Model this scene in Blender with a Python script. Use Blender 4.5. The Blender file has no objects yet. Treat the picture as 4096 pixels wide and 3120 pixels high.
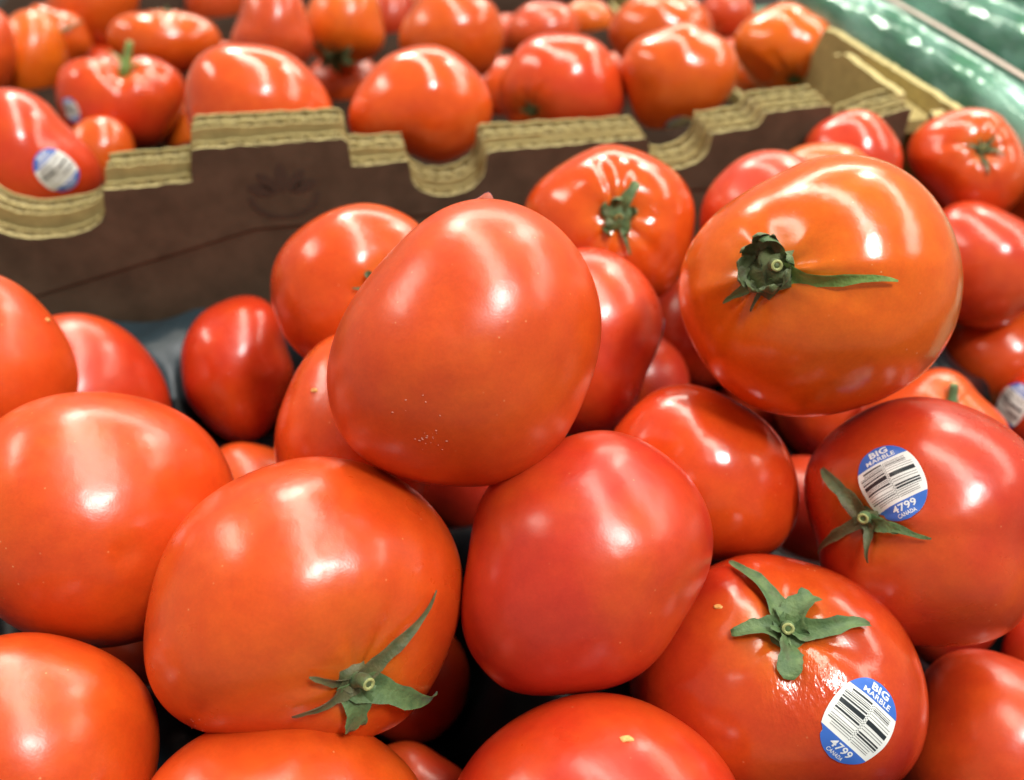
import bpy, bmesh, math, random
import numpy as np
from mathutils import Matrix, Vector

SC = bpy.context.scene
COL = SC.collection
random.seed(4)

# ------------------------------------------------------------------ camera
cam = bpy.data.cameras.new('camera'); camo = bpy.data.objects.new('camera', cam); COL.objects.link(camo)
camo.location = (0, 0, .40); camo.rotation_euler = (math.radians(50), 0, 0)
cam.sensor_width = 36; cam.lens = 18/math.tan(math.radians(30)); cam.clip_start = .01; cam.clip_end = 50
cam.dof.use_dof = True; cam.dof.focus_distance = .262; cam.dof.aperture_fstop = 7.6
SC.camera = camo

# ------------------------------------------------------------------ world and lamps (a lit shop: rows of ceiling strip lamps)
W = bpy.data.worlds.new('World'); SC.world = W; W.use_nodes = True
bg = W.node_tree.nodes['Background']; bg.inputs[0].default_value = (1.0, .88, .74, 1); bg.inputs[1].default_value = .19
SC.view_settings.view_transform = 'Standard'; SC.view_settings.look = 'None'; SC.view_settings.gamma = 1
SC.view_settings.exposure = 0.66
SC.cycles.use_denoising = True
SC.cycles.max_bounces = 10; SC.cycles.transparent_max_bounces = 12

def strip_lamp(x, y, z, lx, ly, power, rot=0, col=(1, .925, .79)):
    l = bpy.data.lights.new('ceiling_lamp', 'AREA'); l.shape = 'RECTANGLE'; l.size = lx; l.size_y = ly; l.energy = power; l.color = col
    o = bpy.data.objects.new('ceiling_lamp', l); COL.objects.link(o); o.location = (x, y, z); o.rotation_euler = (0, 0, rot)
    return o
ZL = 2.45
ROT = math.radians(28)
# row running away to the left, brightest lamp overhead
strip_lamp(.95, -.50, ZL, .36, .52, 34, ROT, (1, .98, .95))
strip_lamp(-.10, 1.42, ZL+.03, .36, 3.5, 40, ROT)
strip_lamp(-1.08, 3.45, ZL, .45, .50, 34, ROT)
# wide luminous bays of the ceiling ahead and to the right
strip_lamp(.70, 5.0, ZL+.10, 5.2, 1.3, 150, ROT*.35)
strip_lamp(2.75, 1.9, ZL+.06, .75, 4.2, 62, ROT)
strip_lamp(1.55, 2.9, ZL, .35, .45, 20, ROT)
# row to the left
strip_lamp(-2.7, 1.5, ZL, .55, 2.4, 34, ROT)

# ------------------------------------------------------------------ materials
def nodes(name):
    m = bpy.data.materials.new(name); m.use_nodes = True
    nt = m.node_tree; return m, nt, nt.nodes['Principled BSDF']
def N(nt, typ, **kw):
    n = nt.nodes.new(typ)
    for k, v in kw.items():
        if k in n.inputs: n.inputs[k].default_value = v
        else: setattr(n, k, v)
    return n
def noise(nt, vec, scale, detail=2, rough=.5):
    n = N(nt, 'ShaderNodeTexNoise', Scale=scale, Detail=detail, Roughness=rough); nt.links.new(vec, n.inputs['Vector']); return n.outputs['Fac']
def ramp(nt, fac, a, b, ca=(0, 0, 0, 1), cb=(1, 1, 1, 1)):
    r = N(nt, 'ShaderNodeValToRGB'); e = r.color_ramp.elements
    e[0].position, e[1].position, e[0].color, e[1].color = a, b, ca, cb
    nt.links.new(fac, r.inputs[0]); return r.outputs[0]
def mix(nt, fac, a, b, mode='MIX'):
    m = N(nt, 'ShaderNodeMix', data_type='RGBA', blend_type=mode)
    for s, v in ((m.inputs[0], fac), (m.inputs[6], a), (m.inputs[7], b)):
        if hasattr(v, 'links') or hasattr(v, 'is_linked'): nt.links.new(v, s)
        else: s.default_value = v
    return m.outputs[2]
def math_(nt, op, a, b, c=None):
    m = N(nt, 'ShaderNodeMath', operation=op)
    for s, v in zip(m.inputs, (a, b) if c is None else (a, b, c)):
        if hasattr(v, 'is_linked'): nt.links.new(v, s)
        else: s.default_value = v
    return m.outputs[0]
def bump(nt, b, h, dist, strength=1.0):
    n = N(nt, 'ShaderNodeBump', Distance=dist, Strength=strength); nt.links.new(h, n.inputs['Height']); nt.links.new(n.outputs[0], b.inputs['Normal']); return n

PUCKER = (0.0071, -0.0024, 0.0404)
def skin_material(name, wrinkled=False):
    m, nt, b = nodes(name); L = nt.links.new
    tc = N(nt, 'ShaderNodeTexCoord').outputs['Object']; oi = N(nt, 'ShaderNodeObjectInfo')
    ofs = N(nt, 'ShaderNodeVectorMath', operation='ADD'); L(tc, ofs.inputs[0])
    sc = N(nt, 'ShaderNodeVectorMath', operation='SCALE', Scale=7.0); sc.inputs[0].default_value = (1, 2, 3); L(oi.outputs['Random'], sc.inputs['Scale']); L(sc.outputs[0], ofs.inputs[1])
    v = ofs.outputs[0]
    big = ramp(nt, noise(nt, v, 26, 3), .42, .72)
    c = mix(nt, math_(nt, 'MULTIPLY', big, .60), oi.outputs['Color'], (.72, .105, .009, 1))
    red = ramp(nt, noise(nt, v, 17, 2), .5, .75)
    c = mix(nt, math_(nt, 'MULTIPLY', red, .30), c, (.56, .024, .010, 1))
    sh = N(nt, 'ShaderNodeAttribute', attribute_name='shoulder')
    c = mix(nt, math_(nt, 'MULTIPLY', sh.outputs['Fac'], math_(nt, 'MULTIPLY_ADD', noise(nt, v, 70, 3), .9, .05)), c, (.66, .20, .014, 1))
    mott = ramp(nt, noise(nt, v, 900, 3, .7), .35, .7, (.95, .95, .95, 1), (1.04, 1.04, 1.04, 1))
    c = mix(nt, 1.0, c, mott, 'MULTIPLY')
    vo = N(nt, 'ShaderNodeTexVoronoi', Scale=210.0); L(v, vo.inputs['Vector'])
    fl = ramp(nt, vo.outputs['Distance'], .035, .085, (1, 1, 1, 1), (0, 0, 0, 1))
    mask = ramp(nt, noise(nt, v, 45, 3), .44, .60)
    c = mix(nt, math_(nt, 'MULTIPLY', math_(nt, 'MULTIPLY', fl, mask), .60), c, (.82, .38, .17, 1))
    c = mix(nt, 1.0, c, ramp(nt, noise(nt, v, 130, 4, .65), .3, .7, (.93, .86, .9, 1), (1.05, 1.16, 1.05, 1)), 'MULTIPLY')
    L(c, b.inputs['Base Color'])
    g = oi.outputs['Alpha']
    rn = ramp(nt, noise(nt, v, 60, 4), .3, .75)
    r = math_(nt, 'MULTIPLY_ADD', g, -.24, .36); r = math_(nt, 'MULTIPLY_ADD', rn, .08, r); L(r, b.inputs['Roughness'])
    b.inputs['Specular IOR Level'].default_value = .5
    b.inputs['Coat Weight'].default_value = .5; b.inputs['Coat IOR'].default_value = 1.42
    L(math_(nt, 'MULTIPLY_ADD', g, -.27, .33), b.inputs['Coat Roughness'])
    b.inputs['Subsurface Weight'].default_value = .12; b.inputs['Subsurface Radius'].default_value = (1, .22, .08); b.inputs['Subsurface Scale'].default_value = .004
    h = math_(nt, 'MULTIPLY', noise(nt, v, 1500, 3, .6), .00003)
    h = math_(nt, 'MULTIPLY_ADD', noise(nt, v, 90, 2), .00030, h)
    if wrinkled:
        # loose skin, puckered in one patch below the calyx
        dst = N(nt, 'ShaderNodeVectorMath', operation='DISTANCE'); L(tc, dst.inputs[0]); dst.inputs[1].default_value = PUCKER
        wm = ramp(nt, dst.outputs['Value'], .007, .015, (1, 1, 1, 1), (.05, .05, .05, 1))
        mp = N(nt, 'ShaderNodeMapping', Scale=(1, .5, 1), Rotation=(0, 0, .7)); L(tc, mp.inputs[0])
        h = math_(nt, 'MULTIPLY_ADD', math_(nt, 'MULTIPLY', noise(nt, mp.outputs[0], 480, 3, .5), wm), .0006, h)
    bn = bump(nt, b, h, 1.0)
    L(bn.outputs[0], b.inputs['Coat Normal'])
    return m
SKIN = skin_material('tomato_skin'); SKIN_W = skin_material('wrinkled_tomato_skin', True)

def leaf_material(name, c1, c2, c3):
    m, nt, b = nodes(name)
    v = N(nt, 'ShaderNodeTexCoord').outputs['Object']
    c = mix(nt, ramp(nt, noise(nt, v, 260, 4), .35, .65), c1 + (1,), c2 + (1,))
    c = mix(nt, ramp(nt, noise(nt, v, 120, 3), .58, .74), c, c3 + (1,))
    nt.links.new(c, b.inputs['Base Color']); b.inputs['Roughness'].default_value = .6
    b.inputs['Sheen Weight'].default_value = .08; b.inputs['Sheen Roughness'].default_value = .5
    bump(nt, b, math_(nt, 'MULTIPLY', noise(nt, v, 900, 3), .0003), 1.0)
    return m
LEAF = {'g': leaf_material('green_sepal', (.060, .125, .042), (.115, .195, .068), (.075, .085, .034)),
        'd': leaf_material('drying_sepal', (.065, .085, .032), (.125, .115, .045), (.075, .045, .018)),
        'k': leaf_material('dark_sepal', (.060, .084, .030), (.115, .155, .055), (.080, .062, .028)),
        'b': leaf_material('bright_sepal', (.13, .26, .055), (.22, .36, .09), (.17, .20, .06))}
def plain(name, col, rough=.5, var=.0, scale=300, spec=.5, bmp=0):
    m, nt, b = nodes(name); b.inputs['Roughness'].default_value = rough; b.inputs['Specular IOR Level'].default_value = spec
    v = N(nt, 'ShaderNodeTexCoord').outputs['Object']
    if var:
        lo = tuple(x*(1-var) for x in col) + (1,); hi = tuple(min(1, x*(1+var)) for x in col) + (1,)
        nt.links.new(ramp(nt, noise(nt, v, scale, 4, .6), .3, .7, lo, hi), b.inputs['Base Color'])
    else: b.inputs['Base Color'].default_value = col + (1,)
    if bmp: bump(nt, b, math_(nt, 'MULTIPLY', noise(nt, v, scale, 4), bmp), 1.0)
    return m
DUST = plain('pale_dust', (.72, .30, .22), .5)
STEMCUT = plain('stem_cut', (.36, .40, .15), .6, .25, 700)
SCAR_T = plain('tan_scar', (.80, .42, .14), .7, .3, 900); SCAR_Y = plain('yellow_scar', (.70, .36, .10), .6, .2, 900)
WHITE = plain('sticker_white', (.86, .90, .88), .28, .03, 200); BLUE = plain('sticker_blue', (.045, .16, .60), .28, .06, 200)
BLACK = plain('sticker_black', (.02, .028, .035), .35); INK = plain('sticker_letter_white', (.80, .86, .90), .3)
KRAFT = plain('kraft_board', (.42, .345, .150), .9, .16, 140, .08, .0004)
KEDGE = plain('kraft_cut_edge', (.54, .47, .225), .9, .28, 420, .06, .0008)
FLUTE = plain('flute_paper', (.29, .24, .12), .95, .25, 300, .1)
BROWN = plain('brown_print', (.105, .077, .050), .75, .22, 60, .10, .0002)
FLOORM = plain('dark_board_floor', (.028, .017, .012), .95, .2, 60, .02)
DPRINT = plain('dark_emblem_print', (.062, .043, .028), .75, .1, 80)
TRAY = plain('black_plastic', (.006, .008, .010), .30, .1, 40, .12)
TRAY_LIT = plain('lit_plastic_rim', (.028, .046, .057), .32, .1, 40, .22)  # the tray's plastic again; light falling on the rim is put into the colour
TABLE = plain('dark_table_top', (.03, .028, .026), .9, .2, 20, .05)

# ------------------------------------------------------------------ object helpers
def obj(name, verts, faces, mats, parent=None, smooth=False, midx=None):
    me = bpy.data.meshes.new(name); me.from_pydata([tuple(map(float, v)) for v in verts], [], faces)
    for m in (mats if isinstance(mats, (list, tuple)) else [mats]): me.materials.append(m)
    if midx is not None: me.polygons.foreach_set('material_index', midx)
    if smooth: me.polygons.foreach_set('use_smooth', [True]*len(me.polygons))
    me.update()
    o = bpy.data.objects.new(name, me); COL.objects.link(o)
    if parent is not None: o.parent = parent
    return o
def tag(o, label=None, cat=None, group=None, kind=None):
    for k, v in (('label', label), ('category', cat), ('group', group), ('kind', kind)):
        if v: o[k] = v
    return o
def fix_normals(o):
    bm = bmesh.new(); bm.from_mesh(o.data); bmesh.ops.recalc_face_normals(bm, faces=bm.faces); bm.to_mesh(o.data); bm.free(); return o
def tube(pts, radii, seg=10, cap=True):
    """a round tapering tube along a path: verts, faces"""
    pts = [np.asarray(p, float) for p in pts]; V = []; Fc = []
    up = np.array([.3, .2, .93])
    for i, p in enumerate(pts):
        t = pts[min(i+1, len(pts)-1)]-pts[max(i-1, 0)]; t = t/np.linalg.norm(t)
        a = np.cross(t, up); a /= np.linalg.norm(a); b = np.cross(t, a)
        for k in range(seg):
            an = 2*math.pi*k/seg; V.append(p+radii[i]*(math.cos(an)*a+math.sin(an)*b))
    for i in range(len(pts)-1):
        for k in range(seg): Fc.append((i*seg+k, i*seg+(k+1) % seg, (i+1)*seg+(k+1) % seg, (i+1)*seg+k))
    if cap: Fc.append(tuple(range(seg))[::-1]); Fc.append(tuple(range((len(pts)-1)*seg, len(pts)*seg)))
    return V, Fc

import math
def unit(a):
    a=np.asarray(a,float); return a/np.linalg.norm(a,axis=-1,keepdims=True)
class Body:
    """A star shaped tomato: outline radii by angle (Fourier), depth radius, dimple, ribs and soft lumps."""
    def __init__(s,fc,rz,stem,lobes,dim,na,seed,dents=None):
        s.fc=np.array(fc); s.rz=rz; s.stem=unit(stem); s.lobes=lobes; s.dim=dim; s.na=na; s.dents=dents or []
        rng=np.random.default_rng(seed); s.k=rng.normal(size=(7,3))*np.linspace(1.2,4.2,7)[:,None]; s.ph=rng.uniform(0,6.28,7)
        s.p0=rng.uniform(0,6.28)
        t=np.array([1.,0,0]) if abs(s.stem[0])<.8 else np.array([0,1.,0])
        s.e1=unit(np.cross(s.stem,t)); s.e2=np.cross(s.stem,s.e1)
    def R(s,th):
        r=np.full_like(th,s.fc[0])
        for k in range(1,(len(s.fc)+1)//2): r=r+s.fc[2*k-1]*np.cos(k*th)+s.fc[2*k]*np.sin(k*th)
        return r
    def m(s,d):
        ca=np.clip(d@s.stem,-1,1); al=np.arccos(ca); ph=np.arctan2(d@s.e2,d@s.e1)
        n,amp=s.lobes; dp,w=s.dim
        v=1-dp*np.exp(-(al/w)**2)-.35*dp*np.exp(-(al/(w*.45))**2)
        wob=ph+.22*np.sin(2*ph+s.p0)+.15*np.sin(3*ph+2*s.p0)
        v=v+amp*(np.cos(n*wob+s.p0)-.35*np.cos(2*n*wob+s.p0)*.6)*np.minimum(1,al/.25)*np.exp(-(al/1.0)**2)
        v=v-.03*np.exp(-((math.pi-al)/.30)**2)
        q=np.zeros_like(al)
        for k,p,a in zip(s.k,s.ph,np.linspace(1,.35,7)): q=q+a*np.sin(d@k+p)
        v=v+s.na*.45*q
        for e,dep,wd in s.dents:
            dd=np.arccos(np.clip(d@unit(e),-1,1)); v=v-dep*np.exp(-(dd/wd)**2)+.25*dep*np.exp(-((dd-2.3*wd)/(1.1*wd))**2)
        return v
    def at(s,d):
        """surface point for a unit direction of the undeformed ball"""
        p=d*s.m(d)[...,None]; th=np.arctan2(d[...,1],d[...,0]); r=s.R(th)
        return np.stack([p[...,0]*r,p[...,1]*r,p[...,2]*s.rz],-1)
    def surf(s,e):
        """surface point along a real direction from the centre"""
        e=np.asarray(e,float); r=s.R(np.arctan2(e[...,1],e[...,0]))
        return s.at(unit(np.stack([e[...,0]/r,e[...,1]/r,e[...,2]/s.rz],-1)))
    def nrm(s,e,h=.02):
        e=unit(e); t=np.where(np.abs(e[...,:1])<.8,np.array([1.,0,0]),np.array([0,1.,0]))
        a=unit(np.cross(e,t)); b=np.cross(e,a)
        n=np.cross(s.surf(unit(e+h*a))-s.surf(unit(e-h*a)),s.surf(unit(e+h*b))-s.surf(unit(e-h*b)))
        n=unit(n); return n*np.sign(np.sum(n*e,-1,keepdims=True))


def slerp(a, b, t):
    a, b = unit(a), unit(b); w = math.acos(max(-1, min(1, float(a@b)))); t = np.asarray(t)[:, None]
    return (np.sin((1-t)*w)*a+np.sin(t*w)*b)/max(1e-6, math.sin(w))

def ball_mesh(B, nu, nv):
    """rings round the stem axis, denser at the stem end"""
    V = [B.stem]; 
    al = math.pi*(np.linspace(0, 1, nv+1)**1.18)
    for a in al[1:-1]:
        for k in range(nu):
            p = 2*math.pi*k/nu; V.append(math.cos(a)*B.stem+math.sin(a)*(math.cos(p)*B.e1+math.sin(p)*B.e2))
    V.append(-B.stem); F = []
    for k in range(nu): F.append((0, 1+k, 1+(k+1) % nu))
    for i in range(nv-2):
        o = 1+i*nu
        for k in range(nu): F.append((o+k, o+nu+k, o+nu+(k+1) % nu, o+(k+1) % nu))
    o = 1+(nv-2)*nu; e = o+nu
    for k in range(nu): F.append((o+k, e, o+(k+1) % nu))
    V = np.array(V)
    return B.at(V), F, np.exp(-(np.arccos(np.clip(V@B.stem, -1, 1))/.42)**2)

def ribbon(path, side, nor, width, thick, fold):
    """a leaf blade: path (n,3), side and normal vectors, half width per step; closed lens section with a fold"""
    V = []; F = []; n = len(path); q = [-1, -.55, 0, .55, 1]
    for i in range(n):
        for s in (1, -1):
            for x in q:
                lift = fold*abs(x)*width[i] + s*thick*(1-x*x)*.5
                V.append(path[i]+side[i]*x*width[i]+nor[i]*lift)
    for i in range(n-1):
        a, b = i*10, (i+1)*10
        for k in range(4):
            F.append((a+k, b+k, b+k+1, a+k+1)); F.append((a+5+k, a+6+k, b+6+k, b+5+k))
        F.append((a, a+5, b+5, b)); F.append((a+4, b+4, b+9, a+9))
    for a, s in ((0, 1), ((n-1)*10, -1)):
        f = [a, a+1, a+2, a+3, a+4, a+9, a+8, a+7, a+6, a+5]; F.append(tuple(f[::-1] if s > 0 else f))
    return V, F

def add_calyx(T, B, root):
    hd = unit(T['hub']); base = B.surf(hd); n0 = B.nrm(hd, .12); rnd = random.Random(T['seed'])
    t = np.array([1., 0, 0]) if abs(n0[0]) < .8 else np.array([0, 1., 0]); a = unit(np.cross(n0, t)); b = np.cross(n0, a)
    first = (T.get('sep') or [[0, 0, 0, 5, 0, 0, 'k']])[0][-1]
    mk = T.get('hubm', 'g' if first == 'b' else first)
    # hub: a small uneven dome
    V = []; F = []
    for j, (rr, hh) in enumerate((x*T.get('hubr', 1), y) for x, y in ((.0052, .0002), (.0046, .0012), (.0030, .0020), (.0012, .0024))):
        for k in range(14):
            an = 2*math.pi*k/14; r2 = rr*(1+.16*math.sin(5*an+T['seed']))
            if T.get('hubr', 1) > 1.45: hh2 = hh*1.8+rnd.uniform(-.0006, .0012); r2 *= rnd.uniform(.85, 1.18)
            else: hh2 = hh
            V.append(base+n0*hh2+r2*(math.cos(an)*a+math.sin(an)*b))
    for j in range(3):
        for k in range(14): F.append((j*14+k, j*14+(k+1) % 14, (j+1)*14+(k+1) % 14, (j+1)*14+k))
    F.append(tuple(range(42, 56)))
    hub = obj('calyx', V, F, LEAF[mk], root, True)
    for s in T.get('sep', []):
        tip = unit(s[:3]); w, lift, blunt, kind = s[3]/1000, s[4]/1000, s[5], s[6]
        n = 16; tt = np.linspace(0, 1, n); E = slerp(hd, tip, tt); P = B.surf(E); NN = B.nrm(E)
        wob = rnd.uniform(-1, 1)
        h = .0007+lift*np.sin(math.pi*np.clip(tt*1.15-.15, 0, 1))*.6+lift*.7*tt**2.5
        h = h+.0010*np.exp(-(tt/.18)**2)
        P = P+NN*h[:, None]
        tg = np.gradient(P, axis=0); tg = unit(tg); S = unit(np.cross(tg, NN)); NN = unit(np.cross(S, tg))
        L = np.linalg.norm(P[-1]-P[0])
        P = P+S*(np.sin(tt*math.pi*1.3)*wob*.05*L*np.sin(math.pi*tt))[:, None]
        wd = w*.5*((1-tt)**.75*(1-blunt)+blunt*(1-.30*tt)*np.sqrt(np.clip((1.0-tt)/.10+.25, 0, 1)))*(1.25-.30*tt)+.0003
        wd = wd*(1+.10*np.sin(tt*17+wob*5)+.06*np.sin(tt*31+2*wob))
        ang = .35*np.sin(tt*5+wob*3)                       # a slight twist along the blade
        S2 = S*np.cos(ang)[:, None]+NN*np.sin(ang)[:, None]; N2 = unit(np.cross(S2, tg))*-1
        N2 = np.where((np.sum(N2*NN, 1) < 0)[:, None], -N2, N2)
        v, f = ribbon(P, S2, N2, wd, .0004, rnd.uniform(.25, .75))
        fix_normals(obj('sepal', v, f, LEAF[kind], hub, True))
    for an, L, w, cu, kind in T.get('curl', []):
        an = math.radians(an); loc = math.cos(an)*np.array([1, 0, 0])+math.sin(an)*np.array([0, 1, 0])
        d = unit(loc-n0*(loc@n0)); sd = np.cross(n0, d); n = 12
        ro = rnd.uniform(-.7, .7); sd = unit(math.cos(ro)*sd+math.sin(ro)*n0); nn = np.cross(d, sd); nn = nn*(1 if nn@n0 > 0 else -1); L /= 1000; w /= 1000
        P = [base+n0*.0015+d*.0035*T.get('hubr', 1)]; DD = []; NNn = []
        for i in range(n):
            t = i/(n-1); ph = .55*t**.5+cu*(t**1.1); D = math.cos(ph)*d+math.sin(ph)*nn
            DD.append(D); NNn.append(-math.sin(ph)*d+math.cos(ph)*nn)
            if i < n-1: P.append(P[-1]+D*L/(n-1)+sd*rnd.uniform(-.0004, .0004))
        tt = np.linspace(0, 1, n); wd = w*.42*(1-.6*tt**1.5)*(.8+.5*np.sin(math.pi*tt))
        wd *= np.array([1+rnd.uniform(-.18, .18) for _ in tt])
        v, f = ribbon(np.array(P), np.repeat(sd[None], n, 0), np.array(NNn), wd, .0006, rnd.uniform(.1, .7))
        fix_normals(obj('sepal', v, f, LEAF[kind], hub, True))
    if 'stemlen' in T:
        L = T['stemlen']/1000; d = np.array(T.get('stemdir', n0)); d = unit(d)
        r0 = .0018 if L < .02 else .0034
        r1 = .0015 if L < .02 else .0020
        q = [0, .25, .5, .7, .88, 1.0]; bend = a*.0008
        pts = [base+n0*.001*(1-x)+d*L*x+bend*math.sin(math.pi*x) for x in q]
        rad = [r0*1.35*(1-x)+r1*x+(.00035 if .6 < x else 0) for x in q]
        v, f = tube(pts, rad, 12); st = fix_normals(obj('stem', v, f, LEAF['b' if L > .02 else 'g' if mk != 'k' else 'k'], hub, True))
        # the pale cut end, a dished ring
        c = pts[-1]; dd = unit(pts[-1]-pts[-2]); x1 = unit(np.cross(dd, [.3, .2, .93])); x2 = np.cross(dd, x1); V = []; F = []
        for rr, hh in ((rad[-1]*1.02, .0001), (rad[-1]*.78, .0005), (rad[-1]*.50, .0001), (rad[-1]*.25, -.0012)):
            for k in range(12): V.append(c+dd*hh+rr*(math.cos(k*math.pi/6)*x1+math.sin(k*math.pi/6)*x2))
        for j in range(3):
            for k in range(12): F.append((j*12+k, j*12+(k+1) % 12, (j+1)*12+(k+1) % 12, (j+1)*12+k))
        F.append(tuple(range(36, 48)))
        obj('stem_cut', V, F, STEMCUT, hub, True)

# ---- sticker: shapes laid out flat in millimetres, then pressed on to the skin
def half_width(y):
    w = 10.9*math.sqrt(max(0, 1-(abs(y)/13.75)**2.25))
    return w
def left_edge(y):
    return -half_width(y)*(1 if y > -8 else 1-.10*math.exp(-((y+8.9)/.9)**2))
def band(y0, y1, rows, cols):
    V = []; F = []
    for i in range(rows+1):
        y = y0+(y1-y0)*i/rows
        for j in range(cols+1):
            x = left_edge(y)+(half_width(y)-left_edge(y))*j/cols; V.append((x, y))
    for i in range(rows):
        for j in range(cols):
            a = i*(cols+1)+j; F.append((a, a+1, a+cols+2, a+cols+1))
    return V, F
def rects(rs, n=6):
    V = []; F = []
    for x0, x1, y0, y1 in rs:
        o = len(V)
        for j in range(n+1):
            x = x0+(x1-x0)*j/n; V += [(x, y0), (x, y1)]
        for j in range(n): F.append((o+2*j, o+2*j+2, o+2*j+3, o+2*j+1))
    return V, F
_txt = {}
def text_shape(body, width, height, cx, cy, bold):
    key = body
    if key not in _txt:
        c = bpy.data.curves.new('lettering', 'FONT'); c.body = body; c.offset = bold; c.resolution_u = 3; c.space_character = 1.04 if bold else 1.0
        o = bpy.data.objects.new('lettering', c); COL.objects.link(o); dg = bpy.context.evaluated_depsgraph_get(); dg.update()
        me = bpy.data.meshes.new_from_object(o.evaluated_get(dg)); bm = bmesh.new(); bm.from_mesh(me)
        bmesh.ops.triangulate(bm, faces=bm.faces); 
        v = [tuple(p.co[:2]) for p in bm.verts]; bm.verts.ensure_lookup_table(); bm.verts.index_update()
        f = [tuple(p.index for p in q.verts) for q in bm.faces]; bm.free(); bpy.data.meshes.remove(me)
        bpy.data.objects.remove(o); bpy.data.curves.remove(c); _txt[key] = (np.array(v), f)
    v, f = _txt[key]; lo, hi = v.min(0), v.max(0)
    q = (v-(lo+hi)/2)/(hi-lo)*np.array([width, height])+np.array([cx, cy]); return [tuple(p) for p in q], f
BARS = []
for y0, y1 in ((5.9, 6.5), (5.25, 5.4), (4.75, 4.9), (4.1, 4.45), (3.5, 3.65), (2.6, 3.1), (.75, 2.1), (.2, .35), (-.3, -.15), (-1.3, -.7), (-2.0, -1.85), (-3.2, -3.05), (-3.9, -3.75), (-4.6, -4.3), (-5.3, -5.15), (-6.0, -5.85)):
    BARS.append((-9.3 if abs(y0) < 5 else -7.6, -.55, y0, y1))
for y0, y1 in ((6.2, 6.35), (5.6, 5.75), (5.0, 5.3), (4.5, 4.65), (3.6, 3.75), (2.7, 2.85), (.6, 2.0), (-.4, -.25), (-1.2, -1.05), (-2.6, -2.1), (-3.5, -2.95), (-4.1, -3.95), (-4.8, -4.65), (-5.6, -5.45), (-6.2, -6.05)):
    BARS.append((.55, 9.2 if abs(y0) < 4.2 else 7.6, y0, y1))
CHECK = [(-.42+.42*(k % 2), -.42+.42*(k % 2)+.40, -6.2+.42*k, -6.2+.42*k+.30) for k in range(30)]
def add_sticker(T, B, root, spec):
    e, up, lift, small = np.array(spec[0], float), spec[1], spec[2]/1000, spec[3]
    e = unit(e); n = B.nrm(e, .08); p0 = B.surf(e)
    u2 = np.array([up[0], -up[1], 0.]); u2 = unit(u2-n*(u2@n)); b2 = np.cross(u2, n)
    def press(vs, off):
        vs = np.array(vs, float)*small/1000.0
        # wrap: walk the distance over the skin so that the shape keeps its size
        P = p0[None]+vs[:, :1]*b2+vs[:, 1:2]*u2; P = B.surf(unit(P)); Q = P+B.nrm(unit(P))*((off+.10+.10*np.sin(vs[:, :1]*520+1.3*vs[:, 1:2]*310)+.10*np.sin(vs[:, 1:2]*610+vs[:, :1]*170))/1000.0+.0001)
        if lift:
            r = np.clip(vs[:, 1]/.014, 0, 1); c = np.clip(-vs[:, 0]/.010, -1, 1); Q = Q+n*(lift*(r**2+.35*np.sin(c*5)*r))[:, None]
        return Q
    v, f = band(-13.74, 13.74, 40, 24); st = obj('sticker', press(v, .08), f, WHITE, root, True)
    V1, F1 = band(7.5, 13.73, 12, 20); V2, F2 = band(-13.73, -7.5, 12, 20)
    obj('blue_print', list(press(V1+V2, .16)), F1+[tuple(i+len(V1) for i in q) for q in F2], BLUE, st, True)
    v, f = rects(BARS); obj('barcode', press(v, .16), f, BLACK, st)
    v, f = rects(CHECK, 1); obj('barcode_divider', press(v, .16), f, plain_grey, st)
    for body, w, h, cx, cy, bo in (('BIG', 6.6, 2.55, .4, 11.35, .035), ('MARBLE', 10.4, 1.65, .2, 8.85, .02), ('4799', 8.2, 2.6, .2, -9.45, .02), ('CANADA', 6.4, 1.35, 0, -11.95, .012)):
        v, f = text_shape(body, w, h, cx, cy, bo); obj('lettering', press(v, .24), f, INK, st)
    return st
plain_grey = plain('sticker_grey', (.22, .25, .25), .4)

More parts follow.
